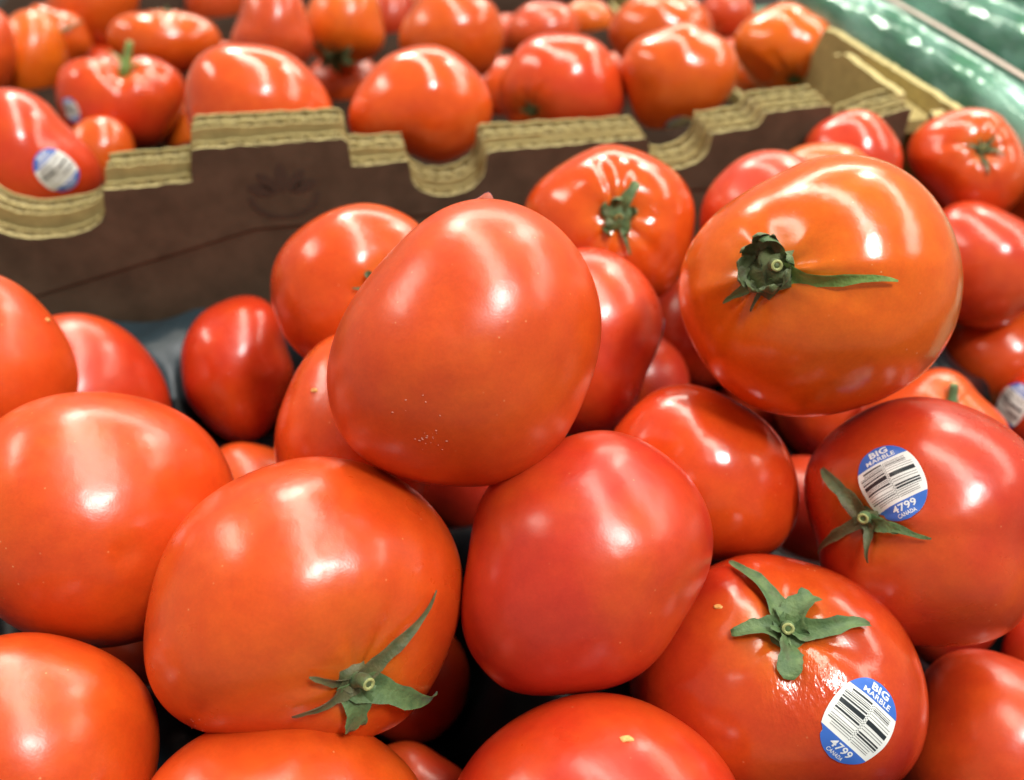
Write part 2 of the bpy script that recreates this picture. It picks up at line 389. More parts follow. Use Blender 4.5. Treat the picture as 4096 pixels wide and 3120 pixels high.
TOMATOES = [  # near tomatoes deep in the gaps: shade put into a darker base colour
{"n":"T1","loc":[-0.0157,0.22745,0.22901],"m":[[0.99848,-0.0,0.05509],[0.04404,0.60089,-0.79811],[-0.0331,0.79933,0.59998]],"fc":[0.043904,0.002206,-0.002473,-0.001604,0.003874,-0.001006,-0.000876,-2.9e-05,0.00058,0.000427,0.000356],"rz":0.04272,"stem":[0.0928,-0.3247,-0.9412],"lobes":[5,0.012],"dim":[0.1,0.35],"na":0.014,"seed":11,"col":[0.64,0.068,0.009],"gloss":0.3,"label":"smooth red tomato balanced on top of the heap in the centre, no stem showing","specks":[[[-0.244,-0.5702,0.7844],[-0.2061,-0.6366,0.7431],[-0.1075,-0.6292,0.7698],[-0.2267,-0.5904,0.7746],[-0.1358,-0.6855,0.7153],[-0.1682,-0.5761,0.7999],[-0.2571,-0.6786,0.688],[-0.1729,-0.5573,0.8121],[-0.1938,-0.5787,0.7922],[-0.2323,-0.6013,0.7645],[-0.2387,-0.6393,0.731],[-0.1925,-0.5997,0.7767],[-0.1596,-0.6538,0.7397],[-0.303,-0.6061,0.7354],[-0.2571,-0.6118,0.7481],[-0.279,-0.6183,0.7348],[-0.1908,-0.6101,0.769],[-0.2618,-0.6036,0.7531]],[[-0.3568,-0.3587,0.8626],[-0.2348,-0.3725,0.8978],[-0.1467,-0.4618,0.8748],[-0.4401,-0.4331,0.7866],[-0.3575,-0.4233,0.8325],[-0.2512,-0.3303,0.9099]]],"st":[[[0.075,0.97,-0.22],[0,-1],6.5,0.62]]},
{"n":"T2","loc":[0.10995,0.26525,0.22558],"m":[[0.94493,0.0,-0.32728],[-0.27346,0.54942,-0.78953],[0.17982,0.83555,0.51916]],"fc":[0.046343,-0.001703,-0.001472,0.00121,0.001391,-0.000682,-0.000284,0.000348,-0.000866,-0.000145,0.00026],"rz":0.04497,"stem":[-0.3387,0.1056,0.935],"lobes":[6,0.012],"dim":[0.055,0.4],"na":0.008,"seed":12,"col":[0.72,0.12,0.007],"gloss":0.75,"label":"biggest orange tomato, high on the right, with a crumpled dark calyx facing out","dents":[[[0.0096,-0.0348,0.9993],0.014,0.17],[[0.222,-0.0768,0.972],0.012,0.16],[[0.434,-0.1192,0.893],0.008,0.15],[[-0.5435,-0.151,0.8257],0.012,0.15],[[-0.3804,0.4024,0.8327],0.01,0.16],[[0.0574,0.4206,0.9054],0.007,0.18]],"hubm":"k","hubr":1.46,"sep":[[0.4707,0.039,0.8814,5.8,1.5,0.0,"b"],[-0.653,-0.1173,0.7482,4.6,1.0,0,"g"],[-0.4692,-0.1802,0.8645,1.6,1.0,0,"d"]],"curl":[[100,13,8,1.9,"k"],[70,12,8,2.3,"g"],[130,11,7,2.1,"k"],[30,9,6,2.0,"g"],[200,9,8,1.9,"k"],[240,8,8,2.0,"k"],[290,9,8,2.3,"k"],[85,9,8,1.2,"d"],[340,8,8,1.8,"k"],[160,9,8,1.9,"k"]],"hub":[-0.3638,0.1134,0.9245],"stemlen":9,"stemdir":[0.2562,0.1717,0.9512]},
{"n":"T3","loc":[-0.06691,0.32274,0.18714],"m":[[0.98535,-0.0,0.17053],[0.14236,0.55058,-0.82255],[-0.09389,0.83478,0.54252]],"fc":[0.036671,0.000737,-0.000587,0.000719,0.001175,5.4e-05,2e-05,-0.000234,-0.00018,-0.000186,0.000387],"rz":0.03565,"stem":[0.4213,-0.0492,0.9056],"lobes":[6,0.012],"dim":[0.13,0.35],"na":0.012,"seed":13,"col":[0.64,0.068,0.009],"gloss":0.6,"label":"round tomato partly behind the central one, thin sepals peeking out at its edge","sep":[[0.0744,0.1718,0.9823,4,2.5,0.8,"k"],[-0.0633,-0.0058,0.998,3,1.0,0,"k"],[0.3995,0.2146,0.8913,4,1,0,"k"]],"hub":[0.4371,-0.051,0.898]},
{"n":"T4","loc":[-0.14215,0.35845,0.11275],"m":[[0.9553,0.0,0.29563],[0.23069,0.62535,-0.74546],[-0.18487,0.78034,0.5974]],"fc":[0.032218,0.000558,0.001165,-0.005288,-0.000174,-0.000731,0.000241,0.000944,-0.000358,0.000636,-0.000695],"rz":0.03137,"stem":[0.2889,-0.7705,-0.5682],"lobes":[5,0.012],"dim":[0.1,0.35],"na":0.02,"seed":14,"col":[0.58,0.038,0.009],"gloss":0.55,"label":"small upright tomato standing before the dark cardboard and the grey tray"},
{"n":"T5","loc":[-0.06017,0.25328,0.16459],"m":[[0.9852,0.0,0.17142],[0.12556,0.68078,-0.72164],[-0.1167,0.73248,0.67071]],"fc":[0.03574,0.001036,6e-05,-0.004531,0.000409,-0.000162,-0.000527,0.000578,3.7e-05,2.8e-05,6.6e-05],"rz":0.03469,"stem":[0.2305,-0.507,-0.8306],"lobes":[5,0.012],"dim":[0.1,0.35],"na":0.012,"seed":15,"col":[0.64,0.068,0.009],"gloss":0.55,"label":"tomato squeezed behind the central one, only its left side showing","scar":[-0.4599,0.4753,0.75,"y"]},
{"n":"T6","loc":[-0.06616,0.1719,0.16919],"m":[[0.97458,0.0,0.22404],[0.13382,0.80201,-0.58213],[-0.17968,0.59731,0.78162]],"fc":[0.046618,0.002308,0.000271,0.002031,0.001038,-0.000452,-0.00102,-0.001058,0.000693,0.000456,0.000589],"rz":0.04524,"stem":[0.3692,-0.5237,0.7678],"lobes":[6,0.008],"dim":[0.12,0.5],"na":0.014,"seed":16,"col":[0.64,0.068,0.009],"gloss":0.4,"label":"large tomato left of centre with its green calyx hanging low at the bottom right","dents":[[[0.1419,-0.3127,0.9392],0.012,0.2],[[0.3817,-0.2557,0.8882],0.012,0.2],[[0.5978,-0.2523,0.7609],0.008,0.18],[[0.1464,0.3606,0.9212],0.004,0.1]],"sep":[[0.7623,0.0591,0.6445,4.6,1.5,0,"d"],[0.8292,-0.5481,0.1099,7.5,2.0,0,"g"],[0.0606,-0.4713,0.8799,4,1.5,0,"d"],[-0.0297,-0.7267,0.6863,4.6,1.2,0,"d"],[0.3343,-0.8006,0.4973,8,2.0,0.7,"g"],[0.4171,-0.7675,0.4868,3,1.4,0.6,"g"]],"hub":[0.3825,-0.5426,0.7479],"stemlen":9,"stemdir":[0.4157,-0.109,0.9029],"specks":[[[-0.6043,-0.6844,0.4079],[-0.5879,-0.7341,0.3398],[-0.5277,-0.7276,0.4384],[-0.5949,-0.6984,0.3981],[-0.553,-0.7752,0.3053],[-0.5595,-0.6886,0.4613],[-0.623,-0.7664,0.1564]]]},
{"n":"T7","loc":[0.02433,0.18321,0.17369],"m":[[0.99653,0.0,-0.08328],[-0.0524,0.77723,-0.62703],[0.06473,0.62922,0.77453]],"fc":[0.040724,-0.001361,0.000784,-0.001025,0.003668,0.000756,-3.7e-05,-0.000693,7.8e-05,0.000843,0.000626],"rz":0.03951,"stem":[-0.4633,-0.556,-0.6901],"lobes":[5,0.012],"dim":[0.1,0.35],"na":0.012,"seed":17,"col":[0.55,0.036,0.016],"gloss":0.33,"label":"plain deep red tomato right below the central one, one bright white glint"},
{"n":"T8","loc":[0.0715,0.24078,0.15519],"m":[[0.979,0.0,-0.20385],[-0.14294,0.71294,-0.6865],[0.14533,0.70122,0.69797]],"fc":[0.035939,-0.000733,-0.001183,0.001891,-0.001545,0.000163,-0.001563,-0.000213,0.00017,-0.000487,0.000224],"rz":0.03495,"stem":[0.2448,-0.5385,-0.8063],"lobes":[5,0.012],"dim":[0.1,0.35],"na":0.01,"seed":18,"col":[0.64,0.05,0.009],"gloss":0.8,"label":"glossy red tomato in the gap between the biggest orange one and the two calyx ones"},
{"n":"T9","loc":[0.14701,0.21149,0.16097],"m":[[0.90828,0.0,-0.41836],[-0.27722,0.74893,-0.60187],[0.31332,0.66265,0.68024]],"fc":[0.04195,-0.001254,0.000695,-0.002955,0.000299,0.000109,0.001017,-0.001235,2.5e-05,-4.9e-05,0.001208],"rz":0.04078,"stem":[-0.5016,0.0243,0.8648],"lobes":[5,0.014],"dim":[0.12,0.4],"na":0.012,"seed":19,"col":[0.52,0.036,0.013],"gloss":0.45,"label":"large dark red tomato at right, blue and white sticker over its thin calyx","sep":[[-0.7204,0.4304,0.5439,5.5,1.0,0.5,"d"],[-0.8804,-0.2805,0.3823,3.6,1.0,0.4,"d"],[-0.4333,-0.3352,0.8366,3.2,1.2,0,"d"],[-0.1692,-0.079,0.9824,6,1.5,0.2,"g"],[0.0406,-0.1204,0.9919,4,1.0,0,"g"]],"hub":[-0.4911,0.0238,0.8708],"stemlen":7,"stemdir":[-0.2428,0.0698,0.9676],"st":[[[-0.234,0.34,0.9109],[-0.454,-0.89],0,1]]},
{"n":"T10","loc":[0.08868,0.16357,0.13412],"m":[[0.96194,0.0,-0.27327],[-0.14319,0.85173,-0.50404],[0.23275,0.52399,0.81931]],"fc":[0.044287,-0.001343,0.001504,0.003409,0.000267,1.5e-05,-0.001394,-9e-06,-0.00019,-0.000436,0.000169],"rz":0.0429,"stem":[0.1135,0.4139,0.9032],"lobes":[5,0.016],"dim":[0.09,0.42],"na":0.014,"seed":20,"col":[0.46,0.026,0.01],"gloss":0.8,"label":"red tomato at lower right with a flat five pointed green calyx and sharp sticker","hubr":1.25,"wrinkled":1,"sep":[[-0.2662,0.883,0.3865,6.6,1.2,0.05,"g"],[-0.2916,0.3468,0.8915,7,1.0,0.5,"g"],[0.3122,0.6172,0.7222,9.5,1.5,0.95,"g"],[0.6379,0.3791,0.6703,6.2,1.2,0.45,"g"],[0.0681,0.0273,0.9973,8.2,1.2,0.95,"g"]],"hub":[0.112,0.4084,0.9059],"stemlen":5,"stemdir":[0.0731,0.1458,0.9866],"scar":[-0.3746,0.5463,0.7492,"y"],"st":[[[0.512,-0.2383,0.8253],[0.688,-0.725],0,1]]},
{"n":"T11","loc":[0.02493,0.117,0.13723],"m":[[0.99627,0.0,-0.08633],[-0.03512,0.91354,-0.40524],[0.07887,0.40676,0.91012]],"fc":[0.037709,-0.000322,0.002179,0.004808,0.000533,-2.6e-05,-0.000104,0.000955,3.4e-05,6.6e-05,-7e-05],"rz":0.03658,"stem":[0.0,-0.6526,-0.7577],"lobes":[5,0.012],"dim":[0.1,0.35],"na":0.012,"seed":21,"col":[0.56,0.032,0.009],"gloss":0.4,"label":"dark red tomato cut by the bottom edge, tan blossom scar facing up","scar":[0.2399,0.5646,0.7897,"t"]},
{"n":"T12","loc":[-0.06617,0.11465,0.13446],"m":[[0.97481,0.0,0.22302],[0.0884,0.91808,-0.3864],[-0.20475,0.39639,0.89496]],"fc":[0.03638,0.001351,0.001995,0.005178,-0.001189,0.000323,0.000237,0.000785,-0.000509,-8.5e-05,4.4e-05],"rz":0.03547,"stem":[0.2649,-0.5828,-0.7682],"lobes":[5,0.012],"dim":[0.1,0.35],"na":0.012,"seed":22,"col":[0.64,0.068,0.009],"gloss":0.3,"label":"orange red tomato cut by the bottom edge, under the hanging calyx"},
{"n":"T13","loc":[-0.14099,0.12962,0.15091],"m":[[0.89367,0.0,0.44872],[0.20713,0.88709,-0.41252],[-0.39806,0.4616,0.79276]],"fc":[0.034102,0.001535,0.001724,0.0002,-0.00256,-0.000262,0.000341,-0.000587,3.9e-05,-0.000123,9.7e-05],"rz":0.033,"stem":[0.2399,-0.5277,-0.8149],"lobes":[5,0.012],"dim":[0.1,0.35],"na":0.016,"seed":23,"col":[0.64,0.068,0.009],"gloss":0.3,"label":"red tomato in the bottom left corner of the heap"},
{"n":"T14","loc":[-0.14515,0.20675,0.16762],"m":[[0.90619,0.0,0.42287],[0.28109,0.7471,-0.60236],[-0.31593,0.66471,0.67701]],"fc":[0.044835,0.002938,0.001429,0.000432,-0.001202,-0.000172,0.000241,-0.000311,8.8e-05,-6.9e-05,-0.000209],"rz":0.04358,"stem":[0.0998,-0.3994,-0.9113],"lobes":[5,0.012],"dim":[0.1,0.35],"na":0.014,"seed":24,"col":[0.64,0.068,0.009],"gloss":0.35,"label":"broad orange red tomato at the left edge with a small dent in its side","dents":[[[0.2033,-0.216,0.955],0.022,0.085]]},
{"n":"T15","loc":[-0.21008,0.27593,0.17887],"m":[[0.85972,0.0,0.51077],[0.39858,0.62535,-0.67087],[-0.31941,0.78034,0.53763]],"fc":[0.03482,0.000847,-0.001041,-0.003809,-0.000664,0.000338,-0.000383,0.000884,-3e-06,-0.000168,6.7e-05],"rz":0.03407,"stem":[0.229,-0.5038,-0.8329],"lobes":[5,0.012],"dim":[0.1,0.35],"na":0.012,"seed":25,"col":[0.64,0.068,0.009],"gloss":0.25,"label":"tomato cut by the left edge below the torn cardboard scallop","scar":[0.6514,0.5996,0.4648,"y"]},
{"n":"T16","loc":[-0.21029,0.32226,0.12017],"m":[[0.89703,0.0,0.44197],[0.33372,0.65565,-0.67731],[-0.28978,0.75506,0.58814]],"fc":[0.042596,0.001237,-0.000408,-0.001124,-0.000981,0.000439,-0.000395,0.000192,-0.00019,0.000193,-0.000191],"rz":0.04138,"stem":[0.2376,-0.5228,-0.8187],"lobes":[5,0.012],"dim":[0.1,0.35],"na":0.012,"seed":26,"col":[0.58,0.038,0.009],"gloss":0.25,"label":"tomato tucked behind the left edge one, beside the grey plastic tray"},
{"n":"T17","loc":[0.04777,0.38285,0.18375],"m":[[0.99415,0.0,-0.10801],[-0.09404,0.49182,-0.86561],[0.05312,0.8707,0.48894]],"fc":[0.039955,0.000158,-0.001393,0.001718,-0.000786,-0.00094,-0.000107,-5.8e-05,0.00024,-0.000311,0.000932],"rz":0.03884,"stem":[0.1037,0.1047,0.9891],"lobes":[7,0.018],"dim":[0.14,0.4],"na":0.01,"seed":27,"col":[0.64,0.068,0.009],"gloss":0.95,"label":"shiny lobed tomato with a tight dark green calyx, leaning on the brown cardboard","hubr":1.5,"sep":[[0.2864,0.474,0.8327,6,3,0.8,"g"],[-0.1485,0.2216,0.9638,4,2,0.3,"k"],[0.2472,-0.3476,0.9045,2.6,1.2,0,"g"],[-0.0954,0.0,0.9954,5,2,0.3,"k"]],"curl":[[100,9,6,2.2,"g"],[160,9,6,2.0,"g"],[230,9,6,1.8,"g"],[300,8,5,2.0,"g"],[20,8,5,2.0,"g"]],"hub":[0.1038,0.1048,0.9891],"stemlen":5},
{"n":"T18","loc":[0.03203,0.31145,0.16587],"m":[[0.99664,0.0,-0.08192],[-0.06548,0.60089,-0.79664],[0.04923,0.79933,0.59887]],"fc":[0.036702,-0.00117,0.000393,-0.003825,0.001108,-0.000257,0.001184,0.000357,0.0007,0.000346,0.000219],"rz":0.03599,"stem":[0.234,-0.5148,-0.8248],"lobes":[5,0.012],"dim":[0.1,0.35],"na":0.012,"seed":28,"col":[0.6,0.052,0.02],"gloss":0.45,"label":"pinkish tomato directly right of the central one, sticker edge on its far side","st":[[[0.975,-0.04,-0.12],[0.1,-1],0.5,1]]},
{"n":"T19","loc":[0.12543,0.3834,0.18618],"m":[[0.96152,0.0,-0.27473],[-0.23994,0.48707,-0.83976],[0.13381,0.87336,0.46833]],"fc":[0.032915,-0.000419,-0.000639,-0.000219,-0.000677,-0.000229,-0.000111,0.000154,5e-05,-9.2e-05,2.9e-05],"rz":0.03221,"stem":[0.2394,-0.5267,-0.8156],"lobes":[5,0.012],"dim":[0.1,0.35],"na":0.012,"seed":29,"col":[0.6,0.052,0.02],"gloss":0.4,"label":"pale topped tomato half hidden by the upper left shoulder of the biggest orange one"},
{"n":"T20","loc":[0.19417,0.46734,0.17597],"m":[[0.93644,0.0,-0.35083],[-0.31636,0.43227,-0.84443],[0.15166,0.90174,0.40479]],"fc":[0.027443,-0.000933,-6e-06,-0.001365,-0.001885,-0.000166,0.000519,-5.2e-05,-0.000393,0.000146,0.000548],"rz":0.02679,"stem":[0.2316,-0.5095,-0.8287],"lobes":[5,0.012],"dim":[0.1,0.35],"na":0.012,"seed":30,"col":[0.6,0.052,0.02],"gloss":0.7,"label":"pink red tomato under the box corner, with one round white glint"},
{"n":"T20b","loc":[0.16496,0.4258,0.17448],"m":[[0.94609,0.0,-0.3239],[-0.28624,0.46804,-0.83607],[0.1516,0.88371,0.44281]],"fc":[0.029963,-0.000368,0.000158,-0.00047,-0.000697,-0.000325,8.4e-05,-0.000318,-5.2e-05,2.9e-05,-0.000377],"rz":0.02902,"stem":[0.2418,-0.5319,-0.8116],"lobes":[5,0.012],"dim":[0.1,0.35],"na":0.012,"seed":31,"col":[0.72,0.12,0.007],"gloss":0.4,"label":"orange sliver of a tomato just over the crown of the biggest orange one"},
{"n":"T21","loc":[0.26108,0.47181,0.17152],"m":[[0.89513,0.0,-0.4458],[-0.40123,0.43585,-0.80564],[0.1943,0.90002,0.39014]],"fc":[0.030901,0.000339,0.001051,-0.000344,-0.004063,-0.00091,0.000696,0.000426,-0.000623,0.000136,4.5e-05],"rz":0.03007,"stem":[0.2597,0.3803,0.8876],"lobes":[6,0.02],"dim":[0.2,0.4],"na":0.01,"seed":32,"col":[0.64,0.068,0.009],"gloss":0.7,"label":"tomato in the upper right corner of the near box, thin star calyx facing out","sep":[[-0.0992,0.3954,0.9131,3.5,1,0,"k"],[0.1166,0.557,0.8223,3.5,1,0,"k"],[0.4298,0.5982,0.6763,3.5,1,0,"k"],[0.6371,0.205,0.743,3.5,1,0,"k"],[0.339,-0.1601,0.9271,3.5,1,0,"k"]],"hub":[0.2574,0.377,0.8897],"stemlen":4},
{"n":"T22","loc":[0.3135,0.48139,0.1467],"m":[[0.86641,0.0,-0.49934],[-0.4419,0.46566,-0.76674],[0.23252,0.88496,0.40345]],"fc":[0.0226,-0.000549,8.3e-05,-0.000599,-0.001315,-1.1e-05,0.000157,-1e-05,8e-06,-1.6e-05,2.9e-05],"rz":0.02203,"stem":[0.2349,-0.5167,-0.8233],"lobes":[5,0.012],"dim":[0.1,0.35],"na":0.012,"seed":33,"col":[0.64,0.068,0.009],"gloss":0.6,"label":"sliver of a tomato at the right edge below the star calyx one"},
{"n":"T23","loc":[0.25853,0.41743,0.1394],"m":[[0.88527,0.0,-0.46508],[-0.39451,0.52958,-0.75094],[0.2463,0.84826,0.46882]],"fc":[0.033114,-0.001302,-0.000757,-0.001075,-0.001903,0.000892,0.000208,-9.9e-05,0.000752,-0.00023,-0.000285],"rz":0.0321,"stem":[0.2362,-0.5197,-0.821],"lobes":[5,0.012],"dim":[0.1,0.35],"na":0.012,"seed":34,"col":[0.6,0.052,0.02],"gloss":0.6,"label":"tomato at the right edge beside the biggest orange one, square pale glint"},
{"n":"T24","loc":[0.27891,0.40135,0.08573],"m":[[0.87727,-0.0,-0.48],[-0.37792,0.61652,-0.69071],[0.29593,0.78734,0.54085]],"fc":[0.030587,-0.000719,-3.8e-05,-0.000232,-9.1e-05,-2e-05,-8e-05,9.9e-05,-3.3e-05,3.1e-05,0.000107],"rz":0.02976,"stem":[0.244,-0.5369,-0.8076],"lobes":[5,0.012],"dim":[0.1,0.35],"na":0.012,"seed":35,"col":[0.64,0.068,0.009],"gloss":0.6,"label":"tomato at the right edge under the one with the square pale glint"},
{"n":"T25","loc":[0.20177,0.31024,0.11166],"m":[[0.90279,0.0,-0.43007],[-0.31502,0.68078,-0.66128],[0.29279,0.73248,0.61461]],"fc":[0.032104,-0.001864,-0.001705,0.000373,-0.000332,-0.00017,-0.000543,0.000727,-0.000706,0.000729,0.00073],"rz":0.03116,"stem":[0.264,0.4332,0.8618],"lobes":[5,0.012],"dim":[0.1,0.35],"na":0.012,"seed":36,"col":[0.64,0.068,0.009],"gloss":0.3,"label":"tomato wedged behind the stickered dark red one, short yellow green stem standing up","sep":[[0.0796,0.3927,0.9162,3,1,0,"g"]],"hub":[0.2516,0.4129,0.8753],"stemlen":12,"stemdir":[0.1381,0.9889,0.0545]},
{"n":"T26","loc":[0.27688,0.34053,0.09579],"m":[[0.85508,-0.0,-0.5185],[-0.38667,0.66622,-0.63768],[0.34544,0.74575,0.56967]],"fc":[0.026134,-0.000626,2.1e-05,-0.001466,0.000307,9.9e-05,2e-05,3.1e-05,-7e-06,-4e-05,1.5e-05],"rz":0.02534,"stem":[0.2424,-0.5332,-0.8105],"lobes":[5,0.012],"dim":[0.1,0.35],"na":0.012,"seed":37,"col":[0.58,0.038,0.009],"gloss":0.5,"label":"tomato at the right edge with a creased blue and white sticker","st":[[[-0.7009,0.2497,0.6682],[0.7,-0.7],0.4,1]]},
{"n":"T27","loc":[0.17353,0.16145,0.09155],"m":[[0.89498,0.0,-0.4461],[-0.20687,0.88597,-0.41504],[0.39523,0.46374,0.79293]],"fc":[0.033027,-0.001531,0.001294,-0.001862,0.003073,0.00035,-0.000497,-3.4e-05,0.000286,-0.000501,0.00031],"rz":0.03221,"stem":[0.2607,-0.5736,-0.7765],"lobes":[5,0.012],"dim":[0.1,0.35],"na":0.012,"seed":38,"col":[0.62,0.045,0.01],"gloss":0.3,"label":"orange red tomato in the bottom right corner, beside the sharp sticker"},
{"n":"T28","loc":[0.23204,0.20846,0.07981],"m":[[0.85471,0.0,-0.5191],[-0.28323,0.83804,-0.46634],[0.43502,0.54561,0.71628]],"fc":[0.026863,-0.000986,0.000464,-0.000524,0.002301,4e-06,-3.3e-05,-0.000197,-3.8e-05,3.1e-05,-3.2e-05],"rz":0.02612,"stem":[0.2584,-0.5685,-0.781],"lobes":[5,0.012],"dim":[0.1,0.35],"na":0.012,"seed":39,"col":[0.46,0.024,0.009],"gloss":0.3,"label":"dark sliver of a tomato at the right edge above the bottom corner one"},
{"n":"T29","loc":[-0.12386,0.29126,0.08863],"m":[[0.9603,0.0,0.27896],[0.19057,0.7303,-0.65601],[-0.20373,0.68312,0.70131]],"fc":[0.026148,0.00017,9.9e-05,0.000149,-0.000865,0.000407,0.000165,-0.000224,0.000352,-0.000246,-0.000274],"rz":0.02535,"stem":[0.2451,-0.5391,-0.8058],"lobes":[5,0.012],"dim":[0.1,0.35],"na":0.012,"seed":40,"col":[0.64,0.068,0.009],"gloss":0.3,"label":"small low tomato in the gap between the two large left ones"},
{"n":"T30","loc":[-0.0376,0.15329,0.07405],"m":[[0.99459,-0.0,0.10384],[0.04419,0.90492,-0.42328],[-0.09396,0.42558,0.90003]],"fc":[0.021399,-0.000331,0.000177,0.002115,-0.000911,0.000401,-0.0001,0.000469,9.1e-05,0.000109,0.000265],"rz":0.02076,"stem":[0.252,-0.5544,-0.7932],"lobes":[5,0.012],"dim":[0.1,0.35],"na":0.012,"seed":41,"col":[0.58,0.038,0.009],"gloss":0.3,"label":"small shaded tomato in the dark gap at the bottom edge"},
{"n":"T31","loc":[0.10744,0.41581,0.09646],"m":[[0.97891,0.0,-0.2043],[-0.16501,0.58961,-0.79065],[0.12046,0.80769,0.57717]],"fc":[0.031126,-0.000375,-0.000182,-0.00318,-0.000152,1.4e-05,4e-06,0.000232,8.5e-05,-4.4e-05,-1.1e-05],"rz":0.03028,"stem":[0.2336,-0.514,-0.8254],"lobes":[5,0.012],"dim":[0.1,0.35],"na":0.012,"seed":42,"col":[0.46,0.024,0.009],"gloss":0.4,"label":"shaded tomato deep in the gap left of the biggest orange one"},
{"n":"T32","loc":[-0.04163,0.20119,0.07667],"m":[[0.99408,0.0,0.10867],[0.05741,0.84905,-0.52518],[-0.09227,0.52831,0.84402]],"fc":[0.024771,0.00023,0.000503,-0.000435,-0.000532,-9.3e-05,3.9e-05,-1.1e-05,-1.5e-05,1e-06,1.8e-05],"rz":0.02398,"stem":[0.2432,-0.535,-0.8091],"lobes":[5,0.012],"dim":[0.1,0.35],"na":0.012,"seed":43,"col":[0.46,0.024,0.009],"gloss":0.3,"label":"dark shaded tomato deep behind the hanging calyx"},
{"n":"F1","loc":[-0.28346,0.47994,0.17304],"m":[[0.88213,0.0,0.471],[0.42579,0.4275,-0.79746],[-0.20135,0.90401,0.37711]],"fc":[0.037659,-0.000238,-0.002995,-0.00075,-0.000805,0.001721,-0.002376,0.00105,-0.001026,-0.000388,-0.000646],"rz":0.03656,"stem":[0.529,0.6348,-0.5632],"lobes":[5,0.012],"dim":[0.1,0.35],"na":0.012,"seed":44,"col":[0.624,0.053,0.014],"gloss":0.68,"label":"tomato at the far left resting in a cardboard scallop, blue and white sticker facing out","st":[[[0.4363,-0.1955,0.8783],[-0.68,-0.73],0,1]]},
{"n":"F2","loc":[-0.30726,0.61928,0.10914],"m":[[0.91223,0.0,0.40967],[0.37081,0.42512,-0.8257],[-0.17416,0.90514,0.38781]],"fc":[0.026538,0.00056,-0.000274,-0.002082,0.001688,-5.1e-05,0.000146,-0.000192,-0.000209,-5.1e-05,-0.000202],"rz":0.02583,"stem":[0.2424,-0.5334,-0.8104],"lobes":[5,0.012],"dim":[0.1,0.35],"na":0.012,"seed":45,"col":[0.666,0.102,0.01],"gloss":0.68,"label":"small tomato between the stickered far left one and the squat green stemmed one"},
{"n":"F3","loc":[-0.3078,0.6807,0.12446],"m":[[0.92226,0.0,0.38656],[0.35832,0.37521,-0.85488],[-0.14504,0.92694,0.34605]],"fc":[0.041497,0.000109,0.00053,0.00671,0.001219,5.5e-05,0.002344,-0.001169,0.001036,0.00049,0.000262],"rz":0.04041,"stem":[0.1909,0.7899,0.5828],"lobes":[7,0.035],"dim":[0.22,0.4],"na":0.012,"seed":46,"col":[0.686,0.053,0.011],"gloss":0.85,"label":"squat tomato with a tall green stem standing up, behind the cardboard on the left","sep":[[-0.2234,0.9741,0.0348,5,5,0.2,"b"],[0.5045,0.7395,0.4456,5,1.5,0.4,"b"],[-0.0046,0.6742,0.7385,5,1.5,0,"b"]],"hub":[0.1791,0.7412,0.6469],"stemlen":26,"stemdir":[0.2699,0.9605,0.0674],"st":[[[-0.8055,-0.1223,0.5798],[-0.3,-1],3,0.66]]},
{"n":"F4","loc":[-0.31112,0.81257,0.12695],"m":[[0.94,-0.0,0.34116],[0.32339,0.31853,-0.89104],[-0.10867,0.94791,0.29942]],"fc":[0.035829,-0.000337,0.000278,0.010036,0.000355,-0.000232,0.000661,0.0021,-0.000257,0.000666,0.000668],"rz":0.03506,"stem":[0.154,0.9753,0.1581],"lobes":[6,0.025],"dim":[0.15,0.35],"na":0.012,"seed":47,"col":[0.666,0.102,0.01],"gloss":0.85,"label":"wide squat tomato behind the one with the tall green stem","curl":[[90,8,5,1.5,"k"],[200,8,5,1.5,"k"]],"hub":[0.1527,0.9671,0.2036]},
{"n":"F5","loc":[-0.1457,0.49684,0.19443],"m":[[0.96519,0.0,0.26155],[0.24168,0.38231,-0.89187],[-0.09999,0.92403,0.36901]],"fc":[0.039521,-0.000818,-0.001255,0.001991,-0.000737,0.001181,0.000153,-0.000146,-0.00016,0.000518,-0.00045],"rz":0.03832,"stem":[0.2491,-0.548,-0.7985],"lobes":[5,0.012],"dim":[0.1,0.35],"na":0.012,"seed":48,"col":[0.707,0.083,0.014],"gloss":0.85,"label":"broad tomato right behind the tallest cardboard tab"},
{"n":"F6","loc":[-0.27106,0.71813,0.08537],"m":[[0.94511,0.0,0.32675],[0.29929,0.4013,-0.86567],[-0.13113,0.91595,0.37928]],"fc":[0.028279,0.000412,-0.000164,-0.003665,0.001835,-4.9e-05,0.000151,0.000363,-0.000322,8e-05,1.5e-05],"rz":0.02756,"stem":[0.2383,-0.5242,-0.8176],"lobes":[5,0.012],"dim":[0.1,0.35],"na":0.012,"seed":49,"col":[0.749,0.14,0.008],"gloss":0.34,"label":"orange bit of a tomato low between the squat one and the cardboard tab"},
{"n":"F7","loc":[-0.18729,0.71095,0.16839],"m":[[0.97003,0.0,0.24298],[0.23103,0.30975,-0.92232],[-0.07526,0.95082,0.30047]],"fc":[0.033305,0.00034,-0.001628,-0.004163,0.002183,-0.000308,-0.001384,0.000426,-0.000482,-0.000171,-0.000858],"rz":0.03261,"stem":[0.2391,-0.5261,-0.8161],"lobes":[5,0.012],"dim":[0.1,0.35],"na":0.012,"seed":50,"col":[0.624,0.078,0.023],"gloss":0.51,"label":"tall tomato behind the cardboard tab, cut by the top edge"},
